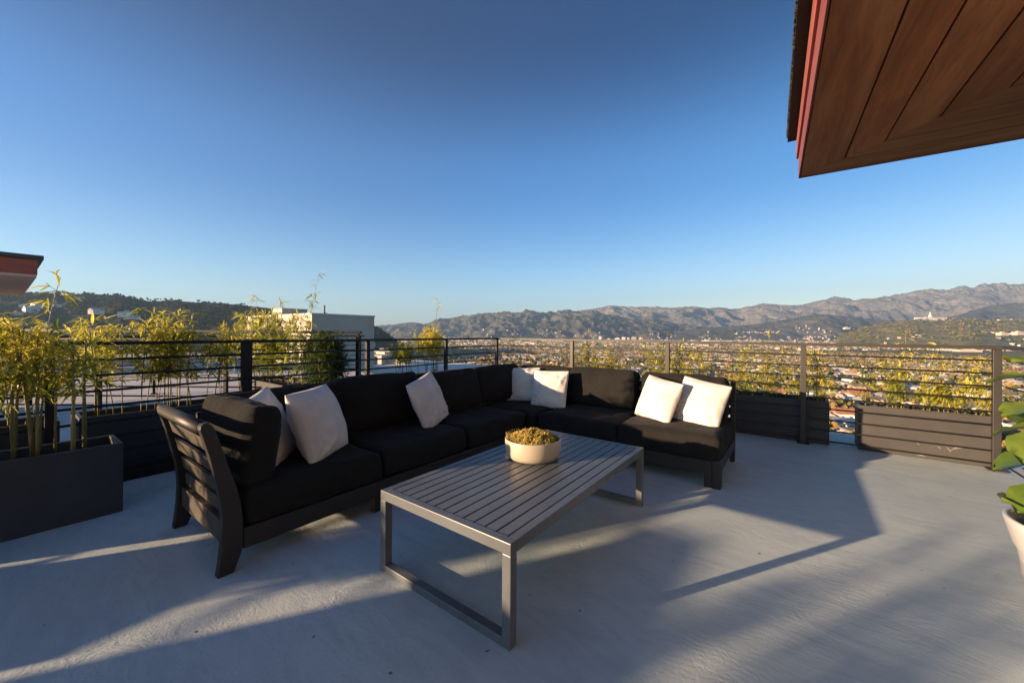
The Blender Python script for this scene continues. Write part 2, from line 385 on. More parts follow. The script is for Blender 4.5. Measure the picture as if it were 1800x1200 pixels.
# ------------------------------------------------------------------ railings
def railing(name, label, group, p0, p1, posts, rails, post_w, rail_r, top=(0.045, 0.03), curb=0.0, zt=1.07, mat='rail_metal', fat=None):
    p0, p1 = Vector(p0), Vector(p1); L = (p1 - p0).length; d = (p1 - p0) / L; rz = math.atan2(d.y, d.x)
    t = empty(name, (p0.x, p0.y, 0), rz); tag(t, label, 'railing', group)
    m = MB(); m.box(-0.02, -top[0]/2, zt - top[1], L + 0.02, top[0]/2, zt); m.build('top_rail', M[mat], t, bevel=0.003)
    for z in rails:
        m = MB(); m.tube([(0, 0, z), (L, 0, z)], rail_r, 8); m.build('rail', M[mat], t, smooth=True)
    for q in posts:
        pw = post_w if not (fat and q in fat) else fat[q]
        m = MB(); m.box(q - pw/2, -0.022, 0.0, q + pw/2, 0.022, zt - top[1] - 0.0005)
        m.box(q - pw/2 - 0.03, -0.05, 0.0, q + pw/2 + 0.03, 0.05, 0.012)
        m.build('post', M[mat], t, bevel=0.003)
    if curb:
        m = MB(); m.box(0, -0.03, 0.004, L, 0.03, curb); m.build('bottom_rail', M[mat], t, bevel=0.003)
    return t
XF, YF = -4.146, 5.145
RZ = [0.943, 0.832, 0.72, 0.61, 0.5, 0.388, 0.275, 0.165, 0.055]
LZ = [0.935, 0.82, 0.705, 0.59, 0.475, 0.36, 0.245, 0.15]
railing('metal_railing', 'long dark metal railing along the city side behind the sofa and the planters', 'terrace railings',
        (XF, YF, 0), (1.39, YF, 0), [1.43, 2.80, 4.19, 5.515], RZ, 0.05, 0.0075)
railing('metal_railing', 'black metal railing on the left side of the terrace behind the sofa arm', 'terrace railings',
        (XF, YF - 0.03, 0), (XF, -9.2, 0), [0.0, 1.181, 2.46, 3.72, 4.90, 6.15, 7.40, 8.66, 9.9, 11.1, 12.4, 13.6], LZ, 0.044, 0.0095, (0.05, 0.026), 0.08, fat={3.72: 0.085}, mat='rail_black_shaded')
railing('metal_railing', 'short dark railing running from the corner post at the right edge towards the camera', 'terrace railings',
        (1.416, YF - 0.03, 0), (1.416, 3.45, 0), [1.45], RZ, 0.05, 0.0075)
# the neighbour's railings on the next roof deck
railing('metal_railing', 'taller black railing of the neighbouring deck ending at a corner post by the bamboo', 'neighbouring railings',
        (-4.85, 2.99, 0), (-9.2, -.25, 0), [0.03, 1.85, 3.6, 5.3], [1.03, .90, .77, .64, .51, .38, .25, .12], 0.045, 0.011, (0.05, 0.036), zt=1.165, mat='rail_black_shaded')
railing('metal_railing', 'thin black railing seen through the bamboo on the neighbouring roof deck', 'neighbouring railings',
        (-9.4, 0.2, 0), (-9.4, 5.9, 0), [0.1, 1.5, 2.9, 4.3, 5.6], [.93, .8, .67, .54, .41, .28, .15], 0.04, 0.008, zt=1.06, mat='rail_black_shaded')
# low stucco walls added out of view on the sun side to shade the decks
mb = MB(); mb.box(-4.62, -9.4, 0, -4.42, -4.03, 1.225); mb.box(-4.65, -9.43, 1.2255, -4.39, -4.0, 1.255)
tag(mb.build('added_shade_wall', M['stucco']), 'added unseen stucco wall behind the camera that shades the terrace floor', 'wall')
mb = MB(); mb.box(-9.9, -9.0, 0, -9.7, -0.75, 1.15)
tag(mb.build('added_shade_wall', M['stucco']), 'added unseen stucco wall left of the view that shades the neighbouring deck', 'wall')

# ------------------------------------------------------------------ planters and bamboo
def planter(name, label, group, x0, y0, x1, y1, h=0.44, mat='planter_resin', wall=0.028):
    t = empty(name, ((x0+x1)/2, (y0+y1)/2, 0)); tag(t, label, 'planter', group)
    a, b = (x1-x0)/2, (y1-y0)/2
    me = MB()
    O = [(-a,-b),(a,-b),(a,b),(-a,b)]; I = [(-a+wall,-b+wall),(a-wall,-b+wall),(a-wall,b-wall),(-a+wall,b-wall)]
    v = [(x,y,0.0) for x,y in O] + [(x,y,h) for x,y in O] + [(x,y,h) for x,y in I] + [(x,y,h-0.09) for x,y in I]
    me.v = v
    me.face((3,2,1,0))
    for i in range(4):
        j = (i+1) % 4
        me.face((i,j,4+j,4+i)); me.face((4+i,4+j,8+j,8+i)); me.face((8+i,8+j,12+j,12+i))
    me.build('box', M[mat], t, bevel=0.006)
    so = MB(); nx, ny = 24, 8; r = random.Random(hash(label) % 1000)
    for i in range(nx + 1):
        for j in range(ny + 1):
            x = -a + wall + (2*a - 2*wall) * i / nx; y = -b + wall + (2*b - 2*wall) * j / ny
            so.v.append((x, y, h - 0.055 + 0.02 * noise.noise(Vector((x*9, y*9, x0)))))
    for i in range(nx):
        for j in range(ny):
            q = i*(ny+1) + j; so.face((q, q+ny+1, q+ny+2, q+1))
    so.build('soil', M['soil'], t, smooth=True)
    return t

def leaf_blade(m, tints, p, d, up, L, wd, tint, droop=0.35):
    d = d.normalized(); side = d.cross(up)
    if side.length < 0.01: side = d.cross(Vector((1, 0, 0)))
    side.normalize(); nrm = side.cross(d)
    b = len(m.v)
    segs = [(0.0, 0.12), (0.22, 0.9), (0.5, 1.0), (0.78, 0.6), (1.0, 0.0)]
    for s_, w_ in segs[:-1]:
        c = p + d * (L * s_) - Vector((0, 0, 1)) * (droop * L * s_ * s_)
        e = side * (wd * w_ * 0.5); q = nrm * (wd * w_ * 0.16)
        m.v += [tuple(c - e + q), tuple(c), tuple(c + e + q)]
    tip = p + d * L - Vector((0, 0, 1)) * (droop * L)
    m.v.append(tuple(tip)); k = len(segs) - 1
    for i in range(k - 1):
        o = b + 3*i
        m.face((o, o+1, o+4, o+3)); m.face((o+1, o+2, o+5, o+4)); tints += [tint, tint]
    o = b + 3*(k-1); m.face((o, o+1, b+3*k)); m.face((o+1, o+2, b+3*k)); tints += [tint, tint]

def bamboo(name, label, group, x0, y0, x1, y1, n, hmin, hmax, leaf_from, per, seed, zbase=0.385, leafL=(0.07, 0.13), lw=0.15,
           mat='bamboo_leaf', bias=0.55, shoots=(), culm_r=0.0055, lean=0.09, spread=0.11):
    r = random.Random(seed); cx, cy = (x0+x1)/2, (y0+y1)/2
    t = empty(name, (cx, cy, zbase)); tag(t, label, 'bamboo plant', group)
    fol = MB(); ft = []; tw = fol; twt = ft
    specs = [(r.uniform(x0, x1), r.uniform(y0, y1), r.uniform(hmin, hmax), None) for _ in range(n)] + [(a, b, c, d) for a, b, c, d in shoots]
    for (bx, by, H, dirn) in specs:
        la = r.uniform(0, 6.28); lm = r.gauss(0, lean)
        lx, ly = (math.cos(la)*lm, math.sin(la)*lm) if dirn is None else dirn
        base = Vector((bx - cx, by - cy, 0)); Hh = H - zbase
        pts = []; K = 9
        for i in range(K + 1):
            s_ = i / K
            wob = Vector((noise.noise(Vector((bx*7, s_*2.2, 1))), noise.noise(Vector((by*7, s_*2.2, 5))), 0)) * 0.028
            pts.append(base + Vector((lx * s_**1.6, ly * s_**1.6, Hh * s_)) + wob * s_)
        rad = culm_r * r.uniform(0.55, 1.25) if dirn is None else 0.0032
        cm = MB(); cm.tube(pts, [rad * (1 - 0.62 * i / K) for i in range(K + 1)], 6)
        for q in range(1, 8):   # nodes
            s_ = q / 8; i = int(s_ * K); fpt = pts[i].lerp(pts[min(i+1, K)], s_*K - i)
            cm.tube([fpt - Vector((0, 0, .003)), fpt + Vector((0, 0, .003))], rad * (1.25 - 0.6*s_), 6)
        cm.build('culm', M['culm'], t, smooth=True, tint=[r.random()] * len(cm.f), fix=False)
        # side twigs with leaf clusters
        nb_ = int(per * r.uniform(0.75, 1.25)) if dirn is None else int(per * 0.28)
        f0 = max(0.02, (leaf_from - zbase) / Hh) if dirn is None else 0.5
        for _ in range(nb_):
            s_ = f0 + (1 - f0) * (r.random() ** 0.75); i = min(K - 1, int(s_ * K)); p = pts[i].lerp(pts[i+1], s_*K - i)
            an = r.uniform(0, 6.28); L = r.uniform(0.3, 1.0) * spread * (1.15 - 0.5*s_) if dirn is None else 0.03
            tip = p + Vector((math.cos(an)*L, math.sin(an)*L, L * r.uniform(0.1, 0.9)))
            n0 = len(fol.f); fol.cur = 1; fol.tube([p, tip], 0.0011, 3, False); fol.cur = 0; ft += [r.uniform(.4, 1)] * (len(fol.f) - n0)
            g = r.gauss(bias + 0.6 * (s_ - 0.55), 0.18)  # yellower towards the top: sun above and shade below put into the tint
            for _l in range(r.choice((2, 3, 3, 4, 5))):
                a2 = an + r.gauss(0, 0.9); el = r.gauss(0.15, 0.55)
                d = Vector((math.cos(a2)*math.cos(el), math.sin(a2)*math.cos(el), math.sin(el)))
                LL = r.uniform(*leafL)
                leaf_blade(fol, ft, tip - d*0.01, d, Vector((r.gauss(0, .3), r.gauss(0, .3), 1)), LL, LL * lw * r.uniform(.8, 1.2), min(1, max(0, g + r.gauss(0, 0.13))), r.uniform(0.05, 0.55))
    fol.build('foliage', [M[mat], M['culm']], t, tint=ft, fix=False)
    return t

# left side, inside the railing: the near planter and the next one towards the camera
planter('planter_box', 'large dark rectangular planter box in the left foreground inside the railing', 'planter boxes', -3.79, -0.49, -3.452, 0.483, 0.436, 'planter_dark')
bamboo('bamboo_plant', 'golden leaved bamboo growing in the large planter in the left foreground', 'bamboo in planters', -3.72, -0.42, -3.53, 0.34, 12, 0.98, 1.20, 0.70, 40, 3,
       leafL=(0.05, 0.115), lw=0.14, bias=0.48, culm_r=0.0105, spread=0.15, lean=.12, shoots=[(-3.62, 0.12, 1.47, (0.02, 0.10)), (-3.6, 0.05, 1.33, (0.05, -0.08))])
planter('planter_box', 'dark rectangular planter box beside the camera on the left', 'planter boxes', -3.79, -2.08, -3.452, -1.16, 0.436, 'planter_dark')
bamboo('bamboo_plant', 'bamboo in the planter box beside the camera on the left', 'bamboo in planters', -3.72, -2.0, -3.53, -1.35, 12, .78, 0.98, 0.55, 36, 5, bias=0.6, culm_r=0.007)
# left side, outside the railing
LX0, LX1 = -4.62, -4.26
outs = [(0.36, 1.52, 'dark planter box behind the left railing beside the sofa arm', 'golden green bamboo behind the left railing beside the sofa arm', 24, 7, 1.30),
        (-0.85, 0.27, 'planter box outside the left railing behind the foreground bamboo', 'bamboo outside the left railing behind the foreground bamboo', 20, 8, 0.98),
        (-1.70, -0.95, 'planter box outside the left railing level with the camera', 'bamboo outside the left railing level with the camera', 18, 9, 0.95),
        (-3.12, -2.42, 'planter box outside the left railing behind the camera', 'bamboo outside the left railing behind the camera', 22, 10, 1.20)]
for y0, y1, la, lb, n, sd, hm in outs:
    planter('planter_box', la, 'planter boxes', LX0, y0, LX1, y1, 0.50, 'planter_dark')
    bamboo('bamboo_plant', lb, 'bamboo in planters', LX0 + .05, y0 + .05, LX1 - .05, y1 - .05, n, hm - .28, hm, 0.70, 40, sd, 0.44, leafL=(.06, .12), bias=0.5, spread=0.14)
planter('planter_box', 'added unseen planter box behind the shade wall left of the camera', 'planter boxes', -5.15, -6.6, -4.78, -5.7, 0.50, 'planter_dark')  # unseen planter and bamboo, added for the leaf shade on the floor
bamboo('bamboo_plant', 'sparse unseen bamboo added behind the shade wall to dapple the floor', 'bamboo in planters', -5.1, -6.5, -4.85, -5.85, 7, 1.55, 1.82, 1.42, 34, 15, 0.44, leafL=(.07, .13), bias=0.5, spread=0.10)
# corner, outside the left railing, planter hidden by the sofa
planter('planter_box', 'planter box outside the railing near the far corner behind the sofa', 'planter boxes', LX0, 3.25, LX1, 4.17, 0.44, 'planter_dark')
bamboo('bamboo_plant', 'small upright bamboo at the far railing corner behind the sofa', 'bamboo in planters', LX0 + .08, 3.72, LX1 - .08, 4.12, 12, 1.0, 1.24, 0.82, 40, 12, leafL=(.06, .11), bias=0.68, spread=.09,
       shoots=[(-4.42, 3.98, 1.68, (0.0, 0.03))])
bamboo('bamboo_plant', 'low green bamboo left of the far railing corner behind the sofa', 'bamboo in planters', LX0 + .08, 3.28, LX1 - .08, 3.6, 8, 0.85, 1.02, 0.7, 30, 13, leafL=(.06, .1), bias=0.3, spread=.1)
# the neighbour's planter with the tall bamboo left of centre
planter('planter_box', 'grey planter box on the neighbouring deck behind the sofa and the tall bamboo', 'planter boxes', -6.75, 2.18, -5.3, 2.62, 0.46, 'planter_resin')
bamboo('bamboo_plant', 'tall dense green bamboo in front of the white stair tower', 'bamboo in planters', -6.65, 2.25, -5.4, 2.55, 24, 0.95, 1.46, 0.48, 46, 21, 0.40, leafL=(.07, .15), lw=.14, mat='bamboo_leaf', bias=0.40,
       spread=.16, shoots=[(-5.45, 2.5, 1.98, (0.02, 0.22)), (-6.6, 2.35, 1.70, (-.05, .02)), (-5.95, 2.4, 1.60, (0.02, 0.05))])
planter('planter_box', 'grey planter box on the neighbouring deck at the corner post of its railing', 'planter boxes', -5.25, 2.40, -4.72, 2.85, 0.40, 'planter_resin')
bamboo('bamboo_plant', 'low deep green bamboo beside the corner post of the neighbouring railing', 'bamboo in planters', -5.35, 2.42, -4.85, 2.75, 20, 0.85, 1.14, 0.42, 80, 22, 0.36, leafL=(.07, .14), lw=.12, mat='bamboo_leaf_green', bias=0.25, spread=.15)
# right side, beyond the city railing
rights = [(0.49, 1.396, 'sunlit grey planter box behind the right railing, nearest the corner post', 'bright yellow bamboo in the sunlit planter behind the right railing', 31, 13),
          (-0.64, 0.265, 'shaded dark planter box behind the right railing beside the sofa end', 'yellow bamboo in the shaded planter beside the sofa end', 32, 14),
          (-1.78, -0.87, 'planter box beyond the railing behind the right part of the sofa', 'thin yellow bamboo beyond the railing behind the right sofa cushions', 33, 12),
          (-2.92, -2.01, 'planter box beyond the railing behind the sofa corner', 'thin yellow bamboo beyond the railing behind the sofa corner', 34, 10)]
simple('scuff', (0.22, 0.215, 0.20), 0.8, 0.3, 30)
for x0, x1, la, lb, sd, n in rights:
    pl_ = planter('planter_box', la, 'planter boxes', x0, 5.215, x1, 5.53, 0.45)
    if sd == 31:
        m = MB(); rq = random.Random(6)
        for (ax, az, bx_, bz) in ((.17, .10, .245, .165), (.145, .135, .185, .085), (.09, .135, .115, .105), (-.02, .12, -.035, .16), (.20, .12, .255, .15), (-.05, .02, .03, .024)):
            for q in range(3):
                o_ = rq.uniform(-.006, .006); p0 = Vector((ax + o_, 0, az + o_)); p1 = Vector((bx_ + rq.uniform(-.01, .01), 0, bz + o_)); nn_ = Vector((-(p1-p0).z, 0, (p1-p0).x)).normalized() * rq.uniform(.0008, .002)
                mid = (p0 + p1)/2 + nn_*3; y_ = -.1575 - .0015 - .0003*q
                m.poly([(p0.x, y_, p0.z), (mid.x - nn_.x, y_, mid.z - nn_.z), (p1.x, y_, p1.z), (mid.x + nn_.x, y_, mid.z + nn_.z)])
        m.build('scuff_marks', M['scuff'], pl_)
    bamboo('bamboo_plant', lb, 'bamboo in planters', x0 + .05, 5.28, x1 - .04, 5.47, n + 7, 0.62, 1.08, 0.46, 25, sd, 0.40, leafL=(.04, .10), lw=.155, bias=0.54, spread=.07, lean=.05, culm_r=.005,
           shoots=[(x0 + .35, 5.38, 1.19, (.02, .01))])

# ================================================================== SOFA
def cushion_mesh(sx, sy, sz, r, puff, seed, n=(22, 22, 8), wr=0.004, crown='z'):
    bm = bmesh.new(); bmesh.ops.create_cube(bm, size=2.0)
    # build a gridded box by hand
    bm.free()
    nx, ny, nz = n; vid = {}; m = MB()
    def vert(i, j, k):
        key = (i, j, k)
        if key not in vid:
            u, v, w_ = 2*i/nx - 1, 2*j/ny - 1, 2*k/nz - 1
            p = Vector((u*sx/2, v*sy/2, w_*sz/2)); q = Vector((max(-sx/2+r, min(sx/2-r, p.x)), max(-sy/2+r, min(sy/2-r, p.y)), max(-sz/2+r, min(sz/2-r, p.z))))
            d = p - q
            if d.length > 1e-6: p = q + d.normalized() * r
            fx, fy, fz = 1-u*u, 1-v*v, 1-w_*w_
            if crown == 'z': p.z += puff * w_ * (max(0, fx*fy))**0.6; p.x += 0.35*puff*u*fy*fz; p.y += 0.35*puff*v*fx*fz
            else: p.y += puff * v * (max(0, fx*fz))**0.6; p.x += 0.35*puff*u*fy*fz; p.z += 0.35*puff*w_*fx*fy
            nn = Vector((noise.noise(p*7 + Vector((seed, 0, 0))), noise.noise(p*7 + Vector((0, seed, 3))), noise.noise(p*7 + Vector((4, 0, seed)))))
            n2 = noise.noise(Vector((p.x*16, p.y*16, p.z*16 + seed)))
            p += nn * wr * 2.0 + p.normalized() * n2 * wr
            vid[key] = len(m.v); m.v.append(tuple(p))
        return vid[key]
    for i in range(nx):
        for j in range(ny):
            m.face((vert(i,j,0), vert(i,j+1,0), vert(i+1,j+1,0), vert(i+1,j,0))); m.face((vert(i,j,nz), vert(i+1,j,nz), vert(i+1,j+1,nz), vert(i,j+1,nz)))
    for i in range(nx):
        for k in range(nz):
            m.face((vert(i,0,k), vert(i+1,0,k), vert(i+1,0,k+1), vert(i,0,k+1))); m.face((vert(i,ny,k), vert(i,ny,k+1), vert(i+1,ny,k+1), vert(i+1,ny,k)))
    for j in range(ny):
        for k in range(nz):
            m.face((vert(0,j,k), vert(0,j,k+1), vert(0,j+1,k+1), vert(0,j+1,k))); m.face((vert(nx,j,k), vert(nx,j+1,k), vert(nx,j+1,k+1), vert(nx,j,k+1)))
    return m
def cushion(name, parent, c, size, r=0.035, puff=0.012, seed=0, rz=0.0, tilt=0.0, crown='z', wr=0.0055, roll=0.0):
    o = cushion_mesh(*size, r, puff, seed, crown=crown, wr=wr).build(name, M['black_fabric'], parent, smooth=True)
    o.location = c; o.rotation_euler = (tilt, roll, rz)
    return o

sofa = empty('sectional_sofa', (-2.5, 3.4, 0))
tag(sofa, 'black L-shaped outdoor sectional sofa with a slatted wooden arm at its left end', 'sofa')
def S(m, name, mat='black_wood', **kw):
    for i, v in enumerate(m.v): m.v[i] = (v[0] + 2.5, v[1] - 3.4, v[2])
    return m.build(name, M[mat], sofa, **kw)
FX, BX, FY, BY, EX = -2.155, -2.93, 3.21, 4.05, -0.46
# curved arm posts (outline in y,z)
left = [(0.614, 0.0), (0.622, 0.06), (0.630, 0.14), (0.634, 0.24), (0.630, 0.32), (0.618, 0.40), (0.601, 0.48), (0.580, 0.58), (0.553, 0.68), (0.545, 0.705), (0.547, 0.722)]
right = [(0.557, 0.732), (0.575, 0.732), (0.590, 0.722), (0.602, 0.70), (0.632, 0.60), (0.660, 0.50), (0.690, 0.40), (0.712, 0.30), (0.720, 0.20), (0.719, 0.11), (0.703, 0.06), (0.680, 0.0)]
def ymid(z):
    def it(a):
        for (y0, z0), (y1, z1) in zip(a, a[1:]):
            lo, hi = min(z0, z1), max(z0, z1)
            if lo <= z <= hi and hi > lo: return y0 + (y1 - y0) * (z - z0) / (z1 - z0)
    return it(left), it(right)
for x0 in (FX - 0.045, BX - 0.02):
    m = MB(); m.prism(left + right, 'x', x0, x0 + 0.045); S(m, 'arm_post', bevel=0.006)
m = MB(); m.tube([(BX + 0.026, 0.570, 0.700), (FX - 0.0455, 0.570, 0.700)], 0.031, 14); S(m, 'arm_rail', smooth=True)
for z in (0.605, 0.495, 0.385, 0.285):
    yl, yr = ymid(z); yc = (yl + yr)/2 + 0.004; sl = (ymid(z+.03)[0] - ymid(z-.03)[0]) / .06
    m = MB(); hh = 0.034
    m.prism([(yc - .010 - sl*hh, z - hh), (yc + .010 - sl*hh, z - hh), (yc + .010 + sl*hh, z + hh), (yc - .010 + sl*hh, z + hh)], 'x', BX + .026, FX - .0455)
    S(m, 'arm_slat', 'worn_wood', bevel=0.003)
m = MB(); m.box(BX + .026, 0.650, 0.125, FX - .0455, 0.705, 0.235); S(m, 'arm_beam', 'worn_wood', bevel=0.004)
# rails
m = MB(); m.box(FX - 0.04, 0.7205, 0.095, FX, FY - 0.0005, 0.195); S(m, 'front_rail', bevel=0.004)
m = MB(); m.box(FX, FY, 0.095, EX - 0.0605, FY + 0.035, 0.195); S(m, 'front_rail', bevel=0.004)
m = MB(); m.box(EX - 0.04, FY + 0.0805, 0.115, EX, BY - 0.0605, 0.20); S(m, 'side_rail', bevel=0.004)
m = MB(); m.box(BX, 0.7205, 0.095, BX + 0.035, BY - .036, 0.195); m.box(BX - .002, 0.7205, 0.60, BX + .03, BY - .036, 0.66)
for k in range(4): m.box(BX, 0.7205, 0.235 + .09*k, BX + .025, BY - .036, 0.30 + .09*k)
S(m, 'back_frame', bevel=0.003)
m = MB(); m.box(BX, BY - .035, 0.095, EX - .0405, BY, 0.195); m.box(BX, BY - .03, 0.60, EX - .0405, BY + .002, 0.66)
for k in range(4): m.box(BX, BY - .025, 0.235 + .09*k, EX - .0405, BY, 0.30 + .09*k)
S(m, 'back_frame', bevel=0.003)
m = MB(); m.box(BX + .036, 0.73, 0.165, FX - .042, BY - .05, 0.19); m.box(FX - .0415, FY + .037, 0.165, EX - .042, BY - .05, 0.19); S(m, 'seat_base', bevel=0)
for (x0, y0, x1, y1, h) in ((FX - .05, 1.44, FX - .002, 1.50, .0945), (BX, 1.44, BX + .05, 1.50, .0945), (FX - .05, 2.30, FX - .002, 2.36, .0945), (-1.28, FY + .002, -1.22, FY + .05, .0945),
                            (-2.14, FY + .04, -2.08, FY + .09, .0945), (BX, BY - .06, BX + .06, BY, .0945), (-1.28, BY - .05, -1.22, BY, .0945)):
    m = MB(); m.box(x0, y0, 0, x1, y1, h); S(m, 'leg', bevel=0.004)
m = MB(); m.box(EX - .055, FY - .005, 0, EX + .002, FY + .08, 0.215); m.box(EX - .11, FY - .002, 0.0, EX - .0555, FY + .05, 0.205); S(m, 'leg', bevel=0.004)
m = MB(); m.prism([(BY - .06, 0), (BY - .005, 0), (BY + .0, .2), (BY + .012, .725), (BY - .03, .725), (BY - .045, .35)], 'x', EX - .038, EX + .002); S(m, 'leg', bevel=0.004)
m = MB(); m.box(-1.30, BY - .05, 0.2, -1.245, BY + .01, 0.725); S(m, 'back_post', bevel=0.004)
for z in (0.57, 0.48):
    m = MB(); m.tube([(-1.272, BY - .075, z), (-1.272, BY - .05, z)], 0.011, 12); S(m, 'bolt', 'bolt_metal', smooth=False)
def C_(name, c, size, **kw):
    return cushion(name, sofa, (c[0] + 2.5, c[1] - 3.4, c[2]), size, **kw)
ZS, TH = 0.285, 0.175
# seat cushions
C_('seat_cushion', (-2.50, 1.115, ZS), (0.70, 0.77, TH), seed=1)
C_('seat_cushion', (-2.50, 1.900, ZS), (0.70, 0.775, TH), seed=2)
C_('seat_cushion', (-2.50, 2.715, ZS), (0.70, 0.825, TH), seed=3)
C_('seat_cushion', (-2.475, 3.585, ZS - .004), (0.76, 0.83, TH), seed=4, puff=.008)
C_('seat_cushion', (-1.660, 3.575, ZS), (0.81, 0.77, TH), seed=5)
C_('seat_cushion', (-0.858, 3.575, ZS + .004), (0.79, 0.77, TH + .01), seed=6, puff=.018)
# back cushions, left run (thickness along x)
bk = dict(r=0.05, puff=0.03, crown='y', wr=0.006)
C_('back_cushion', (-2.775, 1.18, 0.575), (0.80, 0.17, 0.385), seed=11, rz=R(90), tilt=R(-12), **bk)
C_('back_cushion', (-2.76, 1.86, 0.60), (0.76, 0.18, 0.40), seed=12, rz=R(90), tilt=R(-10), **bk)
C_('back_cushion', (-2.77, 2.66, 0.575), (0.80, 0.17, 0.39), seed=13, rz=R(90), tilt=R(-14), **bk)
C_('back_cushion', (-2.78, 3.42, 0.580), (0.76, 0.17, 0.385), seed=14, rz=R(88), tilt=R(-13), **bk)
# back cushions, right run
C_('back_cushion', (-2.40, 3.90, 0.575), (0.72, 0.17, 0.38), seed=15, tilt=R(-13), **bk)
C_('back_cushion', (-1.685, 3.885, 0.578), (0.74, 0.18, 0.395), seed=16, tilt=R(-12), **bk)
C_('back_cushion', (-0.875, 3.90, 0.575), (0.75, 0.17, 0.385), seed=17, tilt=R(-12), **bk)
# side bolster against the arm
C_('side_cushion', (-2.52, 0.80, 0.565), (0.66, 0.165, 0.40), seed=18, rz=R(3), tilt=R(-7), r=0.045, puff=0.02, crown='y', wr=0.007)

# ------------------------------------------------------------------ throw pillows
def pillow_mesh(W, T, seed, n=44):
    m = MB(); r = random.Random(seed)
    cre = [(r.choice((-1, 1)), r.choice((-1, 1)), r.uniform(0.5, 1.0)) for _ in range(3)]
    for side in (1, -1):
        for i in range(n + 1):
            for j in range(n + 1):
                u, v = 2*i/n - 1, 2*j/n - 1
                k = 0.045
                rc = 1 - 0.03*(u*v)**4; x = u * W/2 * (1 - k*(1 - v*v)) * rc; y = v * W/2 * (1 - k*(1 - u*u)) * rc
                e = max(0.0, (1 - abs(u)**2.4) * (1 - abs(v)**2.4)); z = T/2 * e**0.6
                wr = 0.0
                for a, b, s_ in cre:
                    du, dv = u - a, v - b; dist = math.hypot(du, dv); ang = math.atan2(dv, du)
                    wr += s_ * 0.008 * math.sin(ang * 11 + seed + 3*noise.noise(Vector((u*2, v*2, seed)))) * math.exp(-(dist - 0.55)**2 / 0.13) * min(1, e*3)
                    arc = s_ * 0.004 * math.sin(dist * 19 + 2.5*noise.noise(Vector((u*3, v*3, seed+9)))) * math.exp(-(dist - 0.62)**2 / 0.05) * min(1, e*3); wr += arc
                z += wr + 0.010 * noise.noise(Vector((u*2.2, v*2.2, seed*3.1))) * min(1, e*3)
                # gathered seam
                ed = max(abs(u), abs(v)); 
                if ed > 0.94: z += 0.0022
                m.v.append((x, y, side * z))
        b = 0 if side == 1 else (n+1)**2
        for i in range(n):
            for j in range(n):
                q = b + i*(n+1) + j; f = (q, q+n+1, q+n+2, q+1); m.face(f if side == 1 else f[::-1])
    b = (n+1)**2
    def E(i, j): return i*(n+1) + j
    loop = [(i, 0) for i in range(n)] + [(n, j) for j in range(n)] + [(n-i, n) for i in range(n)] + [(0, n-j) for j in range(n)]
    for (a, c) in zip(loop, loop[1:] + loop[:1]):
        m.face((E(*a), b + E(*a), b + E(*c), E(*c)))
    return m
def pillow(label, c, nrm, roll, W=0.46, T=0.17, seed=0):
    nrm = Vector(nrm).normalized(); r = Vector((0, 0, 1)).cross(nrm).normalized(); u = nrm.cross(r)
    a = R(roll); r2 = r*math.cos(a) + u*math.sin(a); u2 = -r*math.sin(a) + u*math.cos(a)
    o = pillow_mesh(W, T, seed).build('throw_pillow', M['white_fabric'], smooth=True)
    o.matrix_world = Matrix(((r2.x, u2.x, nrm.x, c[0]), (r2.y, u2.y, nrm.y, c[1]), (r2.z, u2.z, nrm.z, c[2]), (0, 0, 0, 1)))
    tag(o, label, 'pillow', 'white throw pillows on the sofa'); return o
pillow('white throw pillow tucked behind the black side cushion at the slatted arm', (-2.58, 0.985, 0.560), (0.62, 0.62, 0.35), 8, 0.46, 0.17, 1)
pillow('plump white pillow leaning in front of another beside the slatted arm', (-2.46, 1.235, 0.575), (0.75, 0.50, 0.34), 1, 0.46, 0.23, 2)
pillow('single white pillow tilted on one corner in the middle of the left run', (-2.53, 2.205, 0.568), (0.93, 0.30, 0.36), 11, 0.44, 0.16, 3)
pillow('shaded white pillow half hidden in the sofa corner', (-2.56, 3.66, 0.560), (0.25, -0.9, 0.30), 3, 0.40, 0.14, 4)
pillow('white pillow with a patch of sun in the sofa corner', (-2.16, 3.58, 0.548), (0.10, -0.9, 0.32), 2, 0.42, 0.15, 5)
pillow('sunlit white pillow in front of its neighbour on the right seat', (-1.02, 3.59, 0.556), (-0.40, -0.85, 0.36), -7, 0.41, 0.18, 6)
pillow('sunlit white pillow behind the other at the right end of the sofa', (-0.685, 3.66, 0.550), (-0.22, -0.88, 0.36), -8, 0.43, 0.17, 7)

# ================================================================== COFFEE TABLE
tb = empty('coffee_table', (-1.227, 1.862, 0)); tag(tb, 'low grey slatted metal coffee table with open rectangular frame legs', 'table')
TX0, TX1, TY0, TY1, TZ = -1.6226, -0.8312, 1.1145, 2.6092, 0.3883
def T_(m, name, **kw):
    for i, v in enumerate(m.v): m.v[i] = (v[0] + 1.227, v[1] - 1.862, v[2])
    return m.build(name, M['table_metal'], tb, **kw)
a = 0.040
m = MB(); m.box(TX0, TY0, TZ - .045, TX1, TY0 + a, TZ); m.box(TX0, TY1 - a, TZ - .045, TX1, TY1, TZ)
m.box(TX0, TY0 + a, TZ - .0452, TX0 + a, TY1 - a, TZ - .0002); m.box(TX1 - a, TY0 + a, TZ - .0452, TX1, TY1 - a, TZ - .0002); T_(m, 'frame', bevel=0.003)
ns = 12; x0, x1 = TX0 + a + .006, TX1 - a - .006; pitch = (x1 - x0 + 0.007) / ns
m = MB()
for i in range(ns): m.box(x0 + i*pitch, TY0 + a - .0, TZ - .022, x0 + i*pitch + pitch - .0075, TY1 - a + .0, TZ - .0015)
for y in (1.5, 1.86, 2.22): m.box(TX0 + a, y, TZ - .045, TX1 - a, y + .04, TZ - .0225)
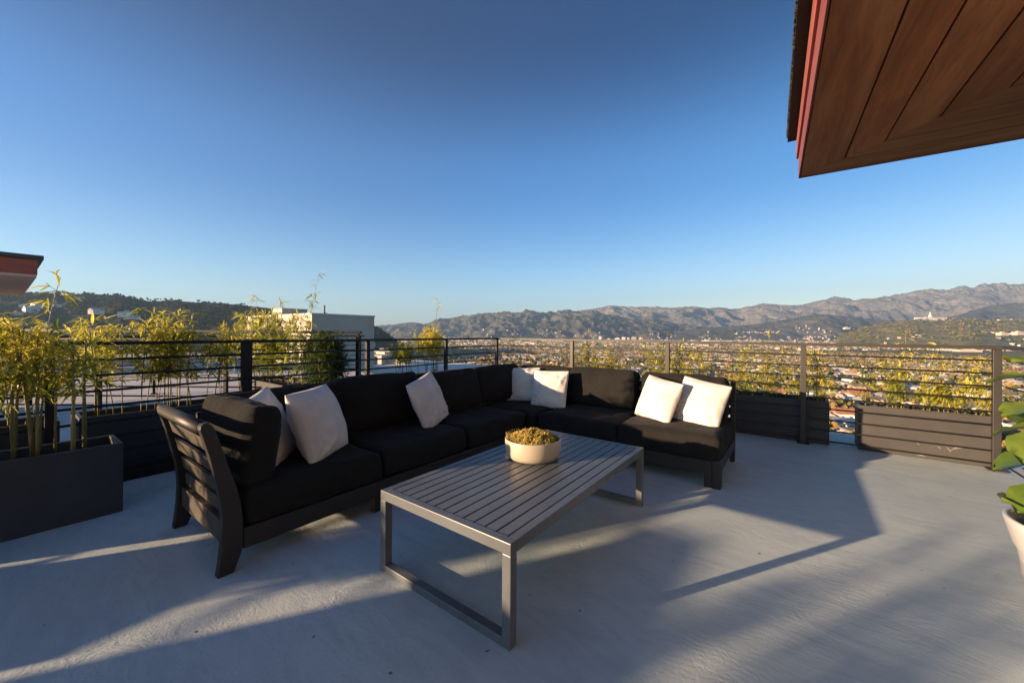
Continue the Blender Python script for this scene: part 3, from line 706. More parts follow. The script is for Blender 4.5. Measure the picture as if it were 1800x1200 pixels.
T_(m, 'slatted_top', bevel=0.002)
for x in (TX0, TX1 - a):
    for y in (TY0, TY1 - a):
        m = MB(); m.box(x, y, 0.0345, x + a, y + a, TZ - .0455); T_(m, 'leg', bevel=0.003)
for y in (TY0, TY1 - a):
    m = MB(); m.box(TX0, y, 0.0, TX1, y + a, 0.034); T_(m, 'foot_rail', bevel=0.003)

# bowl
BC = (-1.315, 1.985)
bw = MB(); R0 = 0.172
bw.lathe([(0.001, 0.0), (R0*.80, 0.0), (R0*.88, 0.006), (R0*.955, 0.022), (R0*.99, 0.045), (R0, 0.07), (R0, 0.116), (R0*.99, 0.12), (R0*.965, 0.12), (R0*.955, 0.116), (R0*.95, 0.07), (0.001, 0.06)], 72)
bo = bw.build('bowl', M['bowl_ceramic'], smooth=True); bo.location = (*BC, TZ + .0005)
tag(bo, 'round beige ceramic bowl standing on the slatted coffee table', 'bowl')
mo = MB(); mt = []; rr = random.Random(3)
nn = 40
def mz(x, y):
    r = math.hypot(x, y) / (R0*.94)
    return 0.108 + 0.056*max(0, 1 - r**2.6) + 0.016*noise.noise(Vector((x*26, y*26, 2))) + 0.010*noise.noise(Vector((x*60, y*60, 7)))
for i in range(nn + 1):
    for j in range(60):
        r = R0*.945*i/nn; g = 2*math.pi*j/60; x, y = r*math.cos(g), r*math.sin(g); mo.v.append((x, y, mz(x, y) - .012))
for i in range(nn):
    for j in range(60): mo.face((i*60+j, (i+1)*60+j, (i+1)*60+(j+1)%60, i*60+(j+1)%60)); mt.append(0.12)
for _ in range(8000):
    r = R0*.955*math.sqrt(rr.random()); g = rr.uniform(0, 6.283); x, y = r*math.cos(g), r*math.sin(g); z = mz(x, y)
    an = rr.uniform(0, 6.283); el = rr.uniform(.25, 1.4); d = Vector((math.cos(an)*math.cos(el), math.sin(an)*math.cos(el), math.sin(el)))
    L = rr.uniform(.004, .013); sd = d.cross(Vector((rr.gauss(0,1), rr.gauss(0,1), rr.gauss(0,1)))).normalized() * L * .34
    p = Vector((x, y, z - .010)); tn = min(1, max(0, .55 + .5*noise.noise(Vector((x*22, y*22, 11))) + rr.gauss(0, .18)))
    mo.poly([p - sd*.4, p + d*L*.6 - sd, p + d*L, p + d*L*.6 + sd]); mt.append(tn)
for _ in range(60):
    g = rr.uniform(2.4, 4.2); r = R0*.9; x, y = r*math.cos(g), r*math.sin(g)
    mo.tube([(x, y, .105), (x*1.05 + rr.gauss(0,.006), y*1.05, .128 + rr.uniform(0, .018))], .0007, 3); mt += [.9]*(len(mo.f) - len(mt))
ms = mo.build('moss', M['moss'], fix=False, tint=mt); ms.location = (*BC, TZ + .0005)
tag(ms, 'mound of golden green moss filling the beige bowl', 'moss')

# ================================================================== POT WITH FIG at the right edge
PX, PY = 0.83, 2.18
pt = MB(); pt.lathe([(0.001, 0.004), (0.125, 0.004), (0.13, 0.012), (0.195, 0.39), (0.205, 0.41), (0.222, 0.475), (0.228, 0.50), (0.224, 0.507), (0.212, 0.505), (0.195, 0.45), (0.185, 0.30), (0.001, 0.28)], 64)
po = pt.build('plant_pot', M['pot_white'], smooth=True); po.location = (PX, PY, 0); tag(po, 'tall white tapered pot at the right edge of the terrace', 'plant pot')
fg = empty('fig_plant', (PX, PY, 0.283)); tag(fg, 'leafy green plant in a black nursery pot standing inside the white pot', 'plant')
m = MB(); m.lathe([(0.001, 0), (0.135, 0), (0.158, 0.225), (0.168, 0.228), (0.168, 0.245), (0.160, 0.245), (0.154, 0.20), (0.001, 0.195)], 40); m.build('nursery_pot', M['pot_black'], fg, smooth=True)
trunk = [Vector((0.0, 0, .19)), Vector((-.01, .01, .40)), Vector((.01, .0, .65)), Vector((.0, .02, .9))]
m = MB(); m.tube(trunk, [.012, .011, .009, .006], 8); m.build('stem', M['bark'], fg, smooth=True)
lf = MB(); lt = []; r = random.Random(5)
def big_leaf(p, d, L, wd, tint, droop):
    d = d.normalized(); side = d.cross(Vector((0, 0, 1))).normalized(); b = len(lf.v); K, J = 9, 4
    for i in range(K + 1):
        s_ = i/K; wv = wd*0.5*(math.sin(math.pi*min(1, s_**1.15))**0.55 + .04) * (1.0 if s_ < 1 else 0.05)
        c = p + d*(L*s_*(1 - .15*droop*s_)) + Vector((0, 0, 1))*(L*(.25*s_ - droop*s_*s_))
        for j in range(-J, J + 1):
            q = j/J; lf.v.append(tuple(c + side*(wv*q) + Vector((0, 0, 1))*(.10*wd*q*q + .03*wd*math.sin(s_*16 + abs(q)*3) * abs(q))))
    n_ = 2*J + 1
    for i in range(K):
        for j in range(n_ - 1):
            o = b + i*n_ + j; lf.face((o, o+1, o+1+n_, o+n_)); lt.append(min(1, max(0, tint + r.gauss(0, .05))))
cl = Vector((-0.80, -0.6, 0))   # towards the terrace
for z, an, L, wd, tn, dr in [(.86, 205, .20, .12, .85, .35), (.80, 160, .21, .12, .8, .5), (.74, 235, .22, .13, .7, .6), (.70, 190, .19, .12, .8, .55), (.62, 150, .20, .12, .65, .6), (.60, 215, .22, .13, .75, .7),
                       (.52, 180, .20, .12, .55, .65), (.50, 250, .20, .12, .5, .6), (.66, 120, .2, .12, .5, .6), (.84, 280, .2, .12, .6, .4), (.78, 20, .2, .12, .5, .4), (.68, 330, .2, .12, .5, .5), (.56, 60, .2, .12, .4, .5), (.9, 110, .18, .1, .8, .2), (.25, 196, .19, .12, .75, .12), (.24, 130, .17, .10, .5, .15), (.42, 205, .19, .12, .6, .75)]:
    an_ = R(an); d = Vector((math.cos(an_), math.sin(an_), .15)); L *= .9; wd *= 1.35; big_leaf(Vector((d.x*.06 - .045, d.y*.06 - .03, z - (.09 if z > .4 else 0))), d, L, wd, tn, dr)
lf.build('leaves', M['fig_leaf'], fg, smooth=True, tint=lt, fix=False)

# ================================================================== NEIGHBOURING BUILDINGS ON THE LEFT
def flat_building(name, label, cx0, cy0, cx1, cy1, z0, z1, wall='stucco_white', cap=0.09, extras=None):
    t = empty(name, (cx0, cy0, z0)); tag(t, label, 'building')
    a, b, hh = cx1 - cx0, cy1 - cy0, z1 - z0
    m = MB(); m.box(0, 0, 0, a, b, hh - cap); m.build('wall', M[wall], t)
    m = MB(); m.box(-.04, -.04, hh - cap + .0005, a + .04, b + .04, hh); m.build('coping', M['roof_grey'], t)
    if extras: extras(t, a, b, hh)
    return t
k = 1.30; zt = CAM_H + (1.9 - CAM_H) * k
bX, bY, bx, by = -15.612*k, 7.513*k, -22.325*k, 10.334*k
def pent(t, a, b, hh):
    m = MB(); m.box(1.3, 1.0, hh, 2.8, 2.55, hh + .46); m.build('penthouse', M['stucco_white'], t)
    m = MB(); m.box(1.26, .96, hh + .4605, 2.84, 2.59, hh + .51); m.build('coping', M['roof_grey'], t)
    m = MB(); m.tube([(a*.9, b*.3, hh), (a*.9, b*.3, hh + .5)], .05, 8); m.build('vent_pipe', M['dark_metal'], t)
flat_building('stair_tower', 'white stucco stair tower with flat roof standing behind the tall bamboo', bx, bY, bX, by, -6, zt, extras=pent)
LZR = -1.5
mb = MB(); mb.box(-46, 6.35, LZR - .4, -20.3, 24.0, LZR); mb.build('roof', M['roof_pale_deck'])
bpy.data.objects['roof'].name = 'low_building'
lo = bpy.data.objects['low_building']; tag(lo, 'pale flat roof of a lower neighbouring building beyond the left railing', 'building')
mb = MB(); mb.box(-20.3, 6.35, LZR - 2.0, -6.0, 15.0, LZR - .8)
lo2 = mb.build('low_building', M['roof_pale_deck']); tag(lo2, 'grey flat roof of a low building just below the left railing', 'building')
later_houses = []
rr = random.Random(8)
for i in range(9):
    x, y = rr.uniform(-36, -21), rr.uniform(12, 23)
    m = MB(); s_ = rr.uniform(.5, 1.3); m.box(-s_, -s_*.6, 0, s_, s_*.6, rr.uniform(.4, 1.0)); m.box(-s_*.5, -s_*.3, 1.0, s_*.5, s_*.3, 1.05)
    o = m.build('roof_vent', M['stucco_white']); o.location = (x, y, LZR); o.rotation_euler = (0, 0, rr.uniform(0, 1.5))
    tag(o, 'small white ventilation box on the pale flat roof behind the left railing', 'roof vent', 'vents on the pale roof')

for px, D, w_, d_, top, base, wl, rf, st_, la in [(688, 74, 6.5, 5.5, -4.2, -22, 'wall_cream', 'roof_brown', 'gable', 'narrow cream gabled house beyond the pale roof left of the railing bamboo'),
        (664, 66, 7, 5, -5.2, -20, 'wall_white', 'roof_pale', 'flat', 'small white flat-roofed house right beside the stair tower'),
        (722, 80, 8, 6, -5.6, -22, 'wall_tan', 'roof_slate', 'gable', 'tan gabled house behind the low bamboo at the railing'),
        (765, 92, 14, 7, -7.5, -24, 'wall_cream', 'roof_pale', 'flat', 'long cream low house beyond the pale roof behind the railing bamboo'),
        (815, 110, 15, 8, -8.6, -28, 'wall_tan', 'roof_terracotta', 'hip', 'tan house with terracotta roof past the end of the pale roof')]:
    later_houses.append((px, D, w_, d_, top, base, wl, rf, st_, la))
# ================================================================== TERRAIN, HILLS
def sm(t): t = max(0.0, min(1.0, t)); return t*t*(3 - 2*t)
GZ = -60.0
def terrain_z(x, y):
    r = math.hypot(x, y); z = -5.5 + (GZ + 5.5) * sm((r - 12) / 150.0)
    return z + (1.6 * noise.noise(Vector((x*.012, y*.012, 0))) if r > 60 else 0)
mb = MB(); nr, na = 70, 120
rad = [9 * (20000/9) ** (i/(nr-1)) for i in range(nr)]
for r_ in rad:
    for j in range(na):
        g = 2*math.pi*j/na; x, y = r_*math.cos(g), r_*math.sin(g); mb.v.append((x, y, terrain_z(x, y) if r_ < 3000 else GZ))
for i in range(nr - 1):
    for j in range(na): mb.face((i*na+j, (i+1)*na+j, (i+1)*na+(j+1)%na, i*na+(j+1)%na))
mb.face(list(range(na)))
tag(mb.build('ground', M['ground_city'], smooth=True), kind='structure')

HILLS = {}
def hills(name, prof, Dr, Df, mat, amp, lam, step=3.0, rows=70, shape=1.15, seed=0, jag=0.0):
    x0, x1 = prof[0][0], prof[-1][0]; cols = []; n = int((x1 - x0) / step) + 1
    pxs = [x0 + (x1 - x0) * i / (n - 1) for i in range(n)]
    def py(x):
        for (a, b), (c, d) in zip(prof, prof[1:]):
            if a <= x <= c: return b + (d - b) * (x - a) / (c - a)
        return prof[-1][1]
    m = MB(); back = 12
    for x in pxs:
        yy = py(x) + jag * noise.noise(Vector((x*.35, seed, 0))) + jag*.6*noise.noise(Vector((x*.9, seed, 4)))
        d = bearing(x, yy); zr = CAM_H + d.z * Dr; base = GZ - 4
        Dfx = Df * (1 + .12*noise.noise(Vector((x*.012, seed, 9))))
        for i in range(rows + 1):
            t = i / rows; D = Dfx + (Dr - Dfx) * t; X, Y = d.x*D, d.y*D
            z = base + (zr - base) * t**shape
            ww = noise.noise(Vector((X/lam*.4, Y/lam*.4, seed+2))) * .6
            nz = noise.ridged_multi_fractal(Vector((X/lam + ww, Y/lam, seed)), 0.9, 2.1, 6, 1.0, 2.0) - 1.1
            z += (zr - base) * amp * nz * (t**.5) * (1 - t)**.42
            m.v.append((X, Y, z))
        for i in range(1, back + 1):
            t = i / back; D = Dr * (1 + .30*t); m.v.append((d.x*D, d.y*D, zr + (base - zr) * t))
    h = rows + 1 + back
    for i in range(n - 1):
        for j in range(h - 1): m.face((i*h+j, (i+1)*h+j, (i+1)*h+j+1, i*h+j+1))
    o = m.build(name, M[mat], smooth=True, fix=False); tag(o, kind='structure')
    HILLS[name] = (m.v, n, h, rows); return o
far = [(930,556),(1000,548),(1040,543),(1072,537.4),(1103,541),(1135,539),(1175,541),(1215,539.5),(1247,543.3),(1264,541.9),(1302,544.4),(1314,540),(1340,533),(1361,534.5),(1386,537.4),(1399,538.7),(1420,535),(1440,530.7),(1469,523.8),(1504,528.4),(1551,523),(1584,516.7),(1622,510.4),(1640,509.6),(1662,511.8),(1695,504.9),(1711,506),(1744,499),(1767,502),(1800,499),(1860,494),(1960,490),(2100,500)]
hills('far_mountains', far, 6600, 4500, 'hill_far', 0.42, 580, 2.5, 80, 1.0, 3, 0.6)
mid = [(560,580),(640,577),(670,572.5),(697,570),(732,567),(747,570),(772,561),(815,556),(852,552),(887,549),(910,550),(927,545.5),(945,549.5),(972,549),(1002,547),(1022,549),(1040,547.5),(1063,553),(1097,558),(1126,563.5),(1150,561),(1177,567.6),(1209,571),(1250,578),(1290,588)]
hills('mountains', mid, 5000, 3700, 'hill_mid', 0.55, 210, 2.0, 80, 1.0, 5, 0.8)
low = [(1180,586),(1240,576),(1330,570),(1400,558),(1433,552),(1460,553),(1500,557),(1524,560),(1600,566),(1650,560),(1689,553),(1729,540),(1773,533),(1800,533),(1860,530),(1960,528),(2080,545)]
hills('foothills', low, 4300, 3500, 'hill_mid', 0.36, 300, 2.5, 50, 1.0, 8, 0.6)
park = [(1470,592),(1500,582),(1529,573),(1555,569),(1584,564),(1613,561.5),(1658,561.5),(1689,560),(1733,563),(1778,563),(1800,563),(1880,566),(1980,572)]
hills('green_hill', park, 2500, 1750, 'hill_park', 0.12, 260, 3, 40, .9, 12, 0.8)
lefth = [(-260,500),(-120,505),(0,512),(40,514),(100,515),(110,520),(150,516),(200,519),(215,520),(240,525),(262,530),(300,528),(340,531),(380,532),(420,536),(470,541),(560,553),(640,567),(665,575),(690,592),(705,606)]
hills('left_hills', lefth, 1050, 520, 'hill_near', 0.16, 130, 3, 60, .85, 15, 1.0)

# ================================================================== CITY
wallc = [('wall_white', (0.76, 0.73, 0.67)), ('wall_cream', (0.58, 0.49, 0.37)), ('wall_grey', (0.38, 0.37, 0.36)), ('wall_tan', (0.42, 0.32, 0.23))]
roofc = [('roof_slate', (0.16, 0.15, 0.15)), ('roof_brown', (0.17, 0.125, 0.095)), ('roof_terracotta', (0.40, 0.17, 0.085)), ('roof_pale', (0.52, 0.50, 0.47)), ('roof_tan', (0.30, 0.24, 0.18))]
for nme, c in wallc + roofc: simple(nme, c, 0.9, 0.12, 0.8)
simple('window_dark', (0.03, 0.035, 0.04), 0.3, 0.1, 1)
def house_geo(m, w, d, hw, hr, style, wall_i, roof_i, win_i):
    m.cur = wall_i; m.box(-w/2, -d/2, -1.5, w/2, d/2, hw)
    m.cur = roof_i; o = .45
    if style == 'gable':
        m.prism([(-d/2 - o, hw - .1), (d/2 + o, hw - .1), (0, hw + hr)], 'x', -w/2 - o, w/2 + o)
    elif style == 'hip':
        b = len(m.v); m.v += [(-w/2-o,-d/2-o,hw),(w/2+o,-d/2-o,hw),(w/2+o,d/2+o,hw),(-w/2-o,d/2+o,hw),(-w/2+d/2,0,hw+hr),(w/2-d/2,0,hw+hr)]
        for q in ((0,1,5,4),(1,2,5),(2,3,4,5),(3,0,4),(3,2,1,0)): m.face([b+i for i in q])
    else:
        m.box(-w/2 - .2, -d/2 - .2, hw + .001, w/2 + .2, d/2 + .2, hw + .5)
    if win_i is not None:
        m.cur = win_i
        for s_ in (-1, 1):
            for x in (-w*.3, 0.05*w, w*.3): m.box(x - .7, s_*(d/2 + .02) - .02, 1.0, x + .7, s_*(d/2 + .02) + .02, 2.2)
            m.box(s_*(w/2 + .02) - .02, -d*.2 - .6, 1.0, s_*(w/2 + .02) + .02, -d*.2 + .6, 2.2)
    m.cur = 0
adj_w = ['white', 'cream', 'grey', 'tan']; adj_r = ['dark slate', 'brown', 'terracotta', 'pale', 'tan']
protos = []; ang_h = R(10)
rr = random.Random(21)
for i in range(14):
    style = ['gable', 'hip', 'gable', 'flat'][i % 4]; wi = [0, 0, 1, 0, 2, 0, 3, 0, 1, 0, 0, 2, 0, 1][i]; ri = [3, 0, 1, 3, 4, 0, 2, 3, 1, 4, 3, 0, 2, 3][i]
    m = MB(); w_, d_ = rr.uniform(11, 17), rr.uniform(8, 10.5)
    house_geo(m, w_, d_, rr.uniform(2.8, 3.6), rr.uniform(1.6, 2.4), style, 0, 1, 2)
    extra = rr.uniform(4, 6)
    m.cur = 0; m.box(w_*.15, -d_/2 - extra, -1.5, w_*.5, -d_/2 + .1, 2.7); m.cur = 1
    if style == 'flat': m.box(w_*.15 - .2, -d_/2 - extra - .2, 2.701, w_*.5 + .2, -d_/2 - .21, 3.1)
    else: m.prism([(w_*.15 - .4, 2.65), (w_*.5 + .4, 2.65), (w_*.325, 4.1)], 'y', -d_/2 - extra - .4, -d_/2 + 1.5)
    m.box(-w_*.25, .6, 3, -w_*.25 + .9, 1.4, 6.0) if style == 'gable' else None
    m.cur = 0
    o = m.build('house', [M[wallc[wi][0]], M[roofc[ri][0]], M['window_dark']]); protos.append((o, f"{adj_w[wi]} walled house under a {adj_r[ri]} {style} roof", w_))
def tree_geo(m, tints, r, h, nq, seed, base_t, core=True, c=(0, 0, 0), trunk=True, spread=1.0):
    q = random.Random(seed); cx, cy, cz = c
    lobes = [(q.gauss(0, r*.42), q.gauss(0, r*.42), h*.62 + q.gauss(0, h*.10), r*q.uniform(.42, .68)) for _ in range(5 if nq > 100 else 3)]
    if core:
        for (lx, ly, lz, lr) in lobes:
            b = len(m.v); K, J = 4, 6
            for i in range(K + 1):
                for j in range(J):
                    ph, th = math.pi*i/K, 2*math.pi*j/J; q_ = lr*.72*q.uniform(.8, 1.1)
                    m.v.append((cx + lx + q_*math.sin(ph)*math.cos(th), cy + ly + q_*math.sin(ph)*math.sin(th), cz + lz + q_*.8*math.cos(ph)))
            for i in range(K):
                for j in range(J): m.face((b+i*J+j, b+(i+1)*J+j, b+(i+1)*J+(j+1)%J, b+i*J+(j+1)%J)); tints.append(max(0, base_t - .12))
    for _ in range(nq):
        lx, ly, lz, lr = q.choice(lobes); d = Vector((q.gauss(0,1), q.gauss(0,1), q.gauss(.25,1))).normalized()
        p = Vector((cx + lx, cy + ly, cz + lz)) + Vector((d.x, d.y, d.z*.85)) * lr * q.uniform(.70, 1.12)
        s_ = r * (q.uniform(.10, .20) if nq > 100 else q.uniform(.2, .36)); n_ = (d + Vector((q.gauss(0,.5), q.gauss(0,.5), q.gauss(0,.5)))).normalized()
        a = n_.cross(Vector((q.gauss(0,1), q.gauss(0,1), q.gauss(0,1)))).normalized() * s_; b_ = n_.cross(a)
        m.poly([p - a, p - b_*.8, p + a, p + b_*.8]); tints.append(min(1, max(0, base_t + q.gauss(0, .13))))
    if trunk:
        n0 = len(m.f); m.tube([(cx, cy, cz - 1), (cx, cy, cz + h*.3), (cx + r*.1, cy, cz + h*.6)], [r*.09, r*.07, r*.04], 5, False); tints += [.3]*(len(m.f) - n0)
tprotos = []
tkind = [('dark green', .22), ('olive green', .42), ('golden brown', .85), ('green', .35), ('yellow green', .62), ('rusty brown', .98), ('dusty green', .5)]
for i, (adj, tv) in enumerate(tkind):
    m = MB(); tt = []; tree_geo(m, tt, 4.4, 8.5, 300, 50 + i, tv); tprotos.append((m.build('broadleaf_tree', M['tree_leaf'], tint=tt, fix=False), adj))
# palms
pm = MB(); tt = []; pm.tube([(0, 0, -1), (.2, 0, 6), (.1, .1, 12)], [.28, .22, .2], 6); tt += [.5]*len(pm.f)
q = random.Random(2)
for _ in range(26):
    an = q.uniform(0, 6.28); el = q.uniform(-.5, 1.1); n0 = len(pm.f)
    leaf_blade(pm, tt, Vector((.1, .1, 12)), Vector((math.cos(an)*math.cos(el), math.sin(an)*math.cos(el), math.sin(el))), Vector((0, 0, 1)), 2.6, .5, q.uniform(.2, .6), .6)
palm = pm.build('palm_tree', M['tree_leaf'], tint=tt, fix=False)

for px, D, w_, d_, top, base, wl, rf, st_, la in later_houses:
    dd = bearing(px); m = MB(); house_geo(m, w_, d_, top - base - 2.0, 2.0, st_, 0, 1, None); m.cur = 2; hq = top - base - 2
    for x in (-w_*.28, w_*.22): m.box(x - .5, -d_/2 - .06, hq - 2.2, x + .5, -d_/2 - .001, hq - 1.0)
    o = m.build('house', [M[wl], M[rf], M['window_dark']]); o.location = (dd.x*D, dd.y*D, base); o.rotation_euler = (0, 0, ang_h); tag(o, la, 'house', 'houses below the left railing')
# street grid: house lots and trees in the fan seen over the railing
ang = R(24); ca, sa = math.cos(ang), math.sin(ang)
lots, trees = [], []
def visible(x, y, margin=60):
    yc = -_s*x + _c*y
    if yc < 30: return None
    px = 900 + F_PX * (_c*x + _s*y) / yc
    return px if 600 - margin < px < 1830 + margin else None
for i in range(-90, 91):
    for j in range(-60, 61):
        gx, gy = i*22.0, j*36.0 + (7 if j % 2 else 0)
        x, y = gx*ca - gy*sa + rng.gauss(0, 1.2), gx*sa + gy*ca + rng.gauss(0, 1.6)
        rd = math.hypot(x, y)
        if rd < 225 or rd > 1650: continue
        px = visible(x, y)
        if px is None: continue
        wooded = noise.noise(Vector((x*.007, y*.007, 3))) > .15
        if rng.random() < (.35 if wooded else .96): lots.append((rd, x, y, ang + (0 if j % 2 else math.pi) + rng.gauss(0, .05)))
        for _ in range(3 if wooded else rng.choice((1, 2, 2, 3))):
            trees.append((rd, x + rng.uniform(-11, 11), y + rng.uniform(9, 19) * rng.choice((-1, 1)), rng.uniform(.6, 1.6)))
for _ in range(700):       # wooded slope below the terrace
    px = rng.uniform(640, 1880); rd = rng.uniform(95, 260); d = bearing(px); d.z = 0; x, y = d.x*rd, d.y*rd
    trees.append((math.hypot(x, y), x, y, rng.uniform(.35, .8)))
lots.sort(); trees.sort()
NB = 300
zone = lambda px: ('left of the sofa corner' if px < 1000 else 'behind the sofa' if px < 1300 else 'behind the right planters' if px < 1550 else 'at the far right')
vis_l = [l for l in lots if 640 < (visible(l[1], l[2]) or 0) < 1810]; near_ids = set(id(l) for l in vis_l[:NB])
used = set()
for l in vis_l[:NB]:
    rd, x, y, a = l; k_ = rng.randrange(len(protos)); src, la, w_ = protos[k_]
    o = src if k_ not in used else src.copy()
    if k_ in used: COL.objects.link(o)
    used.add(k_); o.location = (x, y, terrain_z(x, y)); o.rotation_euler = (0, 0, a); s_ = rng.uniform(1.05, 1.45) * (rng.uniform(1.0, 1.7) if 'flat' in la else 1); o.scale = (s_, s_, s_)
    tag(o, f"{la.replace(' walled', '-walled')} in the valley {zone(visible(x, y))}", 'house', 'houses in the valley')
for k_, p in enumerate(protos):
    if k_ not in used: bpy.data.objects.remove(p[0])
st = MB(); mats = [M[n_] for n_, _ in wallc] + [M[n_] for n_, _ in roofc]
def put(m, b0, x, y, z, a, s_=1.0):
    co, si = math.cos(a)*s_, math.sin(a)*s_
    for i in range(b0, len(m.v)):
        X, Y, Z = m.v[i]; m.v[i] = (x + X*co - Y*si, y + X*si + Y*co, z + Z*s_)
for l in lots:
    if id(l) in near_ids: continue
    rd, x, y, a = l; b0 = len(st.v)
    house_geo(st, rng.uniform(14, 22), rng.uniform(11, 14), rng.uniform(3.2, 5), rng.uniform(1.3, 2.4), rng.choice(('gable', 'hip', 'gable', 'flat')), rng.choice((0, 0, 0, 1, 1, 2, 3)), 4 + rng.choice((0, 1, 2, 3, 3, 3, 4)), None)
    put(st, b0, x, y, terrain_z(x, y), a)
# far blocks out to the foothills
for _ in range(3200):
    px = rng.uniform(600, 1900); D = 1600 + 2300 * rng.random() ** 1.2; d = bearing(px); x, y = d.x*D, d.y*D; b0 = len(st.v)
    big = rng.random() < .16; s_ = 1 if not big else rng.uniform(1.8, 3.4)
    house_geo(st, rng.uniform(12, 24)*s_, rng.uniform(10, 16)*s_, rng.uniform(4, 8)*(1.25 if big else 1), 2.4, 'flat' if big else rng.choice(('gable', 'hip', 'flat')), rng.choice((0, 0, 0, 1, 2, 3)), 4 + rng.choice((0, 1, 2, 3, 3, 4)), None)
    put(st, b0, x, y, GZ, ang + rng.choice((0, math.pi/2)) + rng.gauss(0, .1))
for nm, cnt, jm in (('foothills', 1100, .5), ('mountains', 500, .25), ('green_hill', 60, .5), ('left_hills', 60, .55)):
    V, nc, h, rows = HILLS[nm]
    for _ in range(cnt):
        i = rng.randrange(nc); j = int(rows * jm * rng.random() ** 1.2); x, y, z = V[i*h + j]; b0 = len(st.v)
        if noise.noise(Vector((x*.004, y*.004, 6))) < -.05: continue
        s_ = .9
        house_geo(st, rng.uniform(10, 18)*s_, rng.uniform(8, 12)*s_, rng.uniform(5, 8)*s_, 2.4, rng.choice(('gable', 'hip', 'flat')), rng.choice((0, 1, 2, 2, 3)), 4 + rng.choice((0, 1, 2, 3, 3, 4)), None)
        put(st, b0, x, y, z + .5, rng.uniform(0, 3.1))
tag(st.build('distant_houses', mats, fix=False), 'mass of small houses filling the valley towards the mountains', 'houses', kind='stuff')
# trees
vis_t = [t for t in trees if 640 < (visible(t[1], t[2]) or 0) < 1810]; near_t = set(id(t) for t in vis_t[:300]); used = set()
for i, t in enumerate(vis_t[:300]):
    rd, x, y, s_ = t
    if i % 24 == 11:
        o = palm if 'p' not in used else palm.copy(); key, la = 'p', 'tall thin palm tree'
    else:
        key = rng.choice((0, 0, 1, 1, 2, 2, 3, 4, 4, 5, 6)); src, adj = tprotos[key]; o = src if key not in used else src.copy(); la = f'{adj} broadleaf tree'
    if key in used: COL.objects.link(o)
    used.add(key); o.location = (x, y, terrain_z(x, y)); o.rotation_euler = (0, 0, rng.uniform(0, 6.28)); o.scale = (s_*1.05, s_*1.05, s_*rng.uniform(.85, 1.2))
    tag(o, f"{la} in the valley {zone(visible(x, y))}", 'tree', 'trees in the valley')
ts = MB(); tt = []
for t in trees:
    if id(t) in near_t: continue
    rd, x, y, s_ = t; nq = 26 if rd < 700 else 14
    tree_geo(ts, tt, 4.6*s_, 8.5*s_*rng.uniform(.85, 1.25), nq, rng.random(), rng.choice((.15, .25, .35, .45, .5, .62, .85, .95)), rd < 900, (x, y, terrain_z(x, y)), False)
for _ in range(9000):
    px = rng.uniform(600, 1900); D = 1500 + 2300 * rng.random() ** 1.1; d = bearing(px); s_ = rng.uniform(.8, 2.0)
    tree_geo(ts, tt, 5.5*s_, 9*s_**.6, 7, rng.random(), rng.choice((.1, .2, .3, .4, .55, .8)), False, (d.x*D, d.y*D, GZ), False)
tag(ts.build('distant_trees', M['tree_leaf'], fix=False, tint=tt), 'mass of trees between the houses of the valley', 'trees', kind='stuff')
# trees on the hills
def hill_trees(name, hill, n, r0, seed, label, mat, tv, tlim=(0.1, 1.0), nq=12):
    V, nc, h, rows = HILLS[hill]; q = random.Random(seed); m = MB(); tt = []
    for _ in range(n):
        i, j = q.randrange(nc - 1), int(rows * (tlim[0] + (tlim[1] - tlim[0]) * q.random() ** .7)); x, y, z = V[i*h + min(j, rows)]
        if noise.noise(Vector((x*.008, y*.008, seed))) < -.25: continue
        s_ = q.uniform(.5, 1.25); tree_geo(m, tt, r0*s_, r0*1.7*s_, nq, q.random(), q.choice(tv), True, (x + q.uniform(-4, 4), y + q.uniform(-4, 4), z - 1), False)
    tag(m.build(name, M[mat], fix=False, tint=tt), label, 'trees', kind='stuff')
hill_trees('hill_trees', 'left_hills', 2600, 5.0, 3, 'dark woodland covering the hills at the left', 'tree_dark', (.1, .25, .4, .55, .8), (.05, 1.0))
hill_trees('hill_trees', 'green_hill', 1050, 8.0, 4, 'green woodland covering the rounded hill at the right', 'tree_leaf', (.25, .35, .5, .6, .75), (.1, 1.0))
# houses on the left hill
V, nc, h, rows = HILLS['left_hills']; q = random.Random(9)
for i in range(16):
    px = q.choice((q.uniform(0, 70), q.uniform(5, 110), q.uniform(140, 260))); ci = int((px + 260) / 3.0); tj = q.uniform(.3, .72); x, y, z = V[ci*h + int(tj*rows)]
    src, la, w_ = protos[q.choice([k_ for k_ in range(len(protos)) if k_ in (0, 1, 3, 7, 9, 10)])]
    try: o = src.copy()
    except ReferenceError: continue
    COL.objects.link(o); o.location = (x, y, z + 3.0); o.rotation_euler = (0, 0, q.uniform(0, 6.28)); s_ = q.uniform(.8, 1.3); o.scale = (s_, s_, s_*1.5)
    tag(o, f"{la} on the wooded hillside at the left", 'house', 'houses on the left hillside')
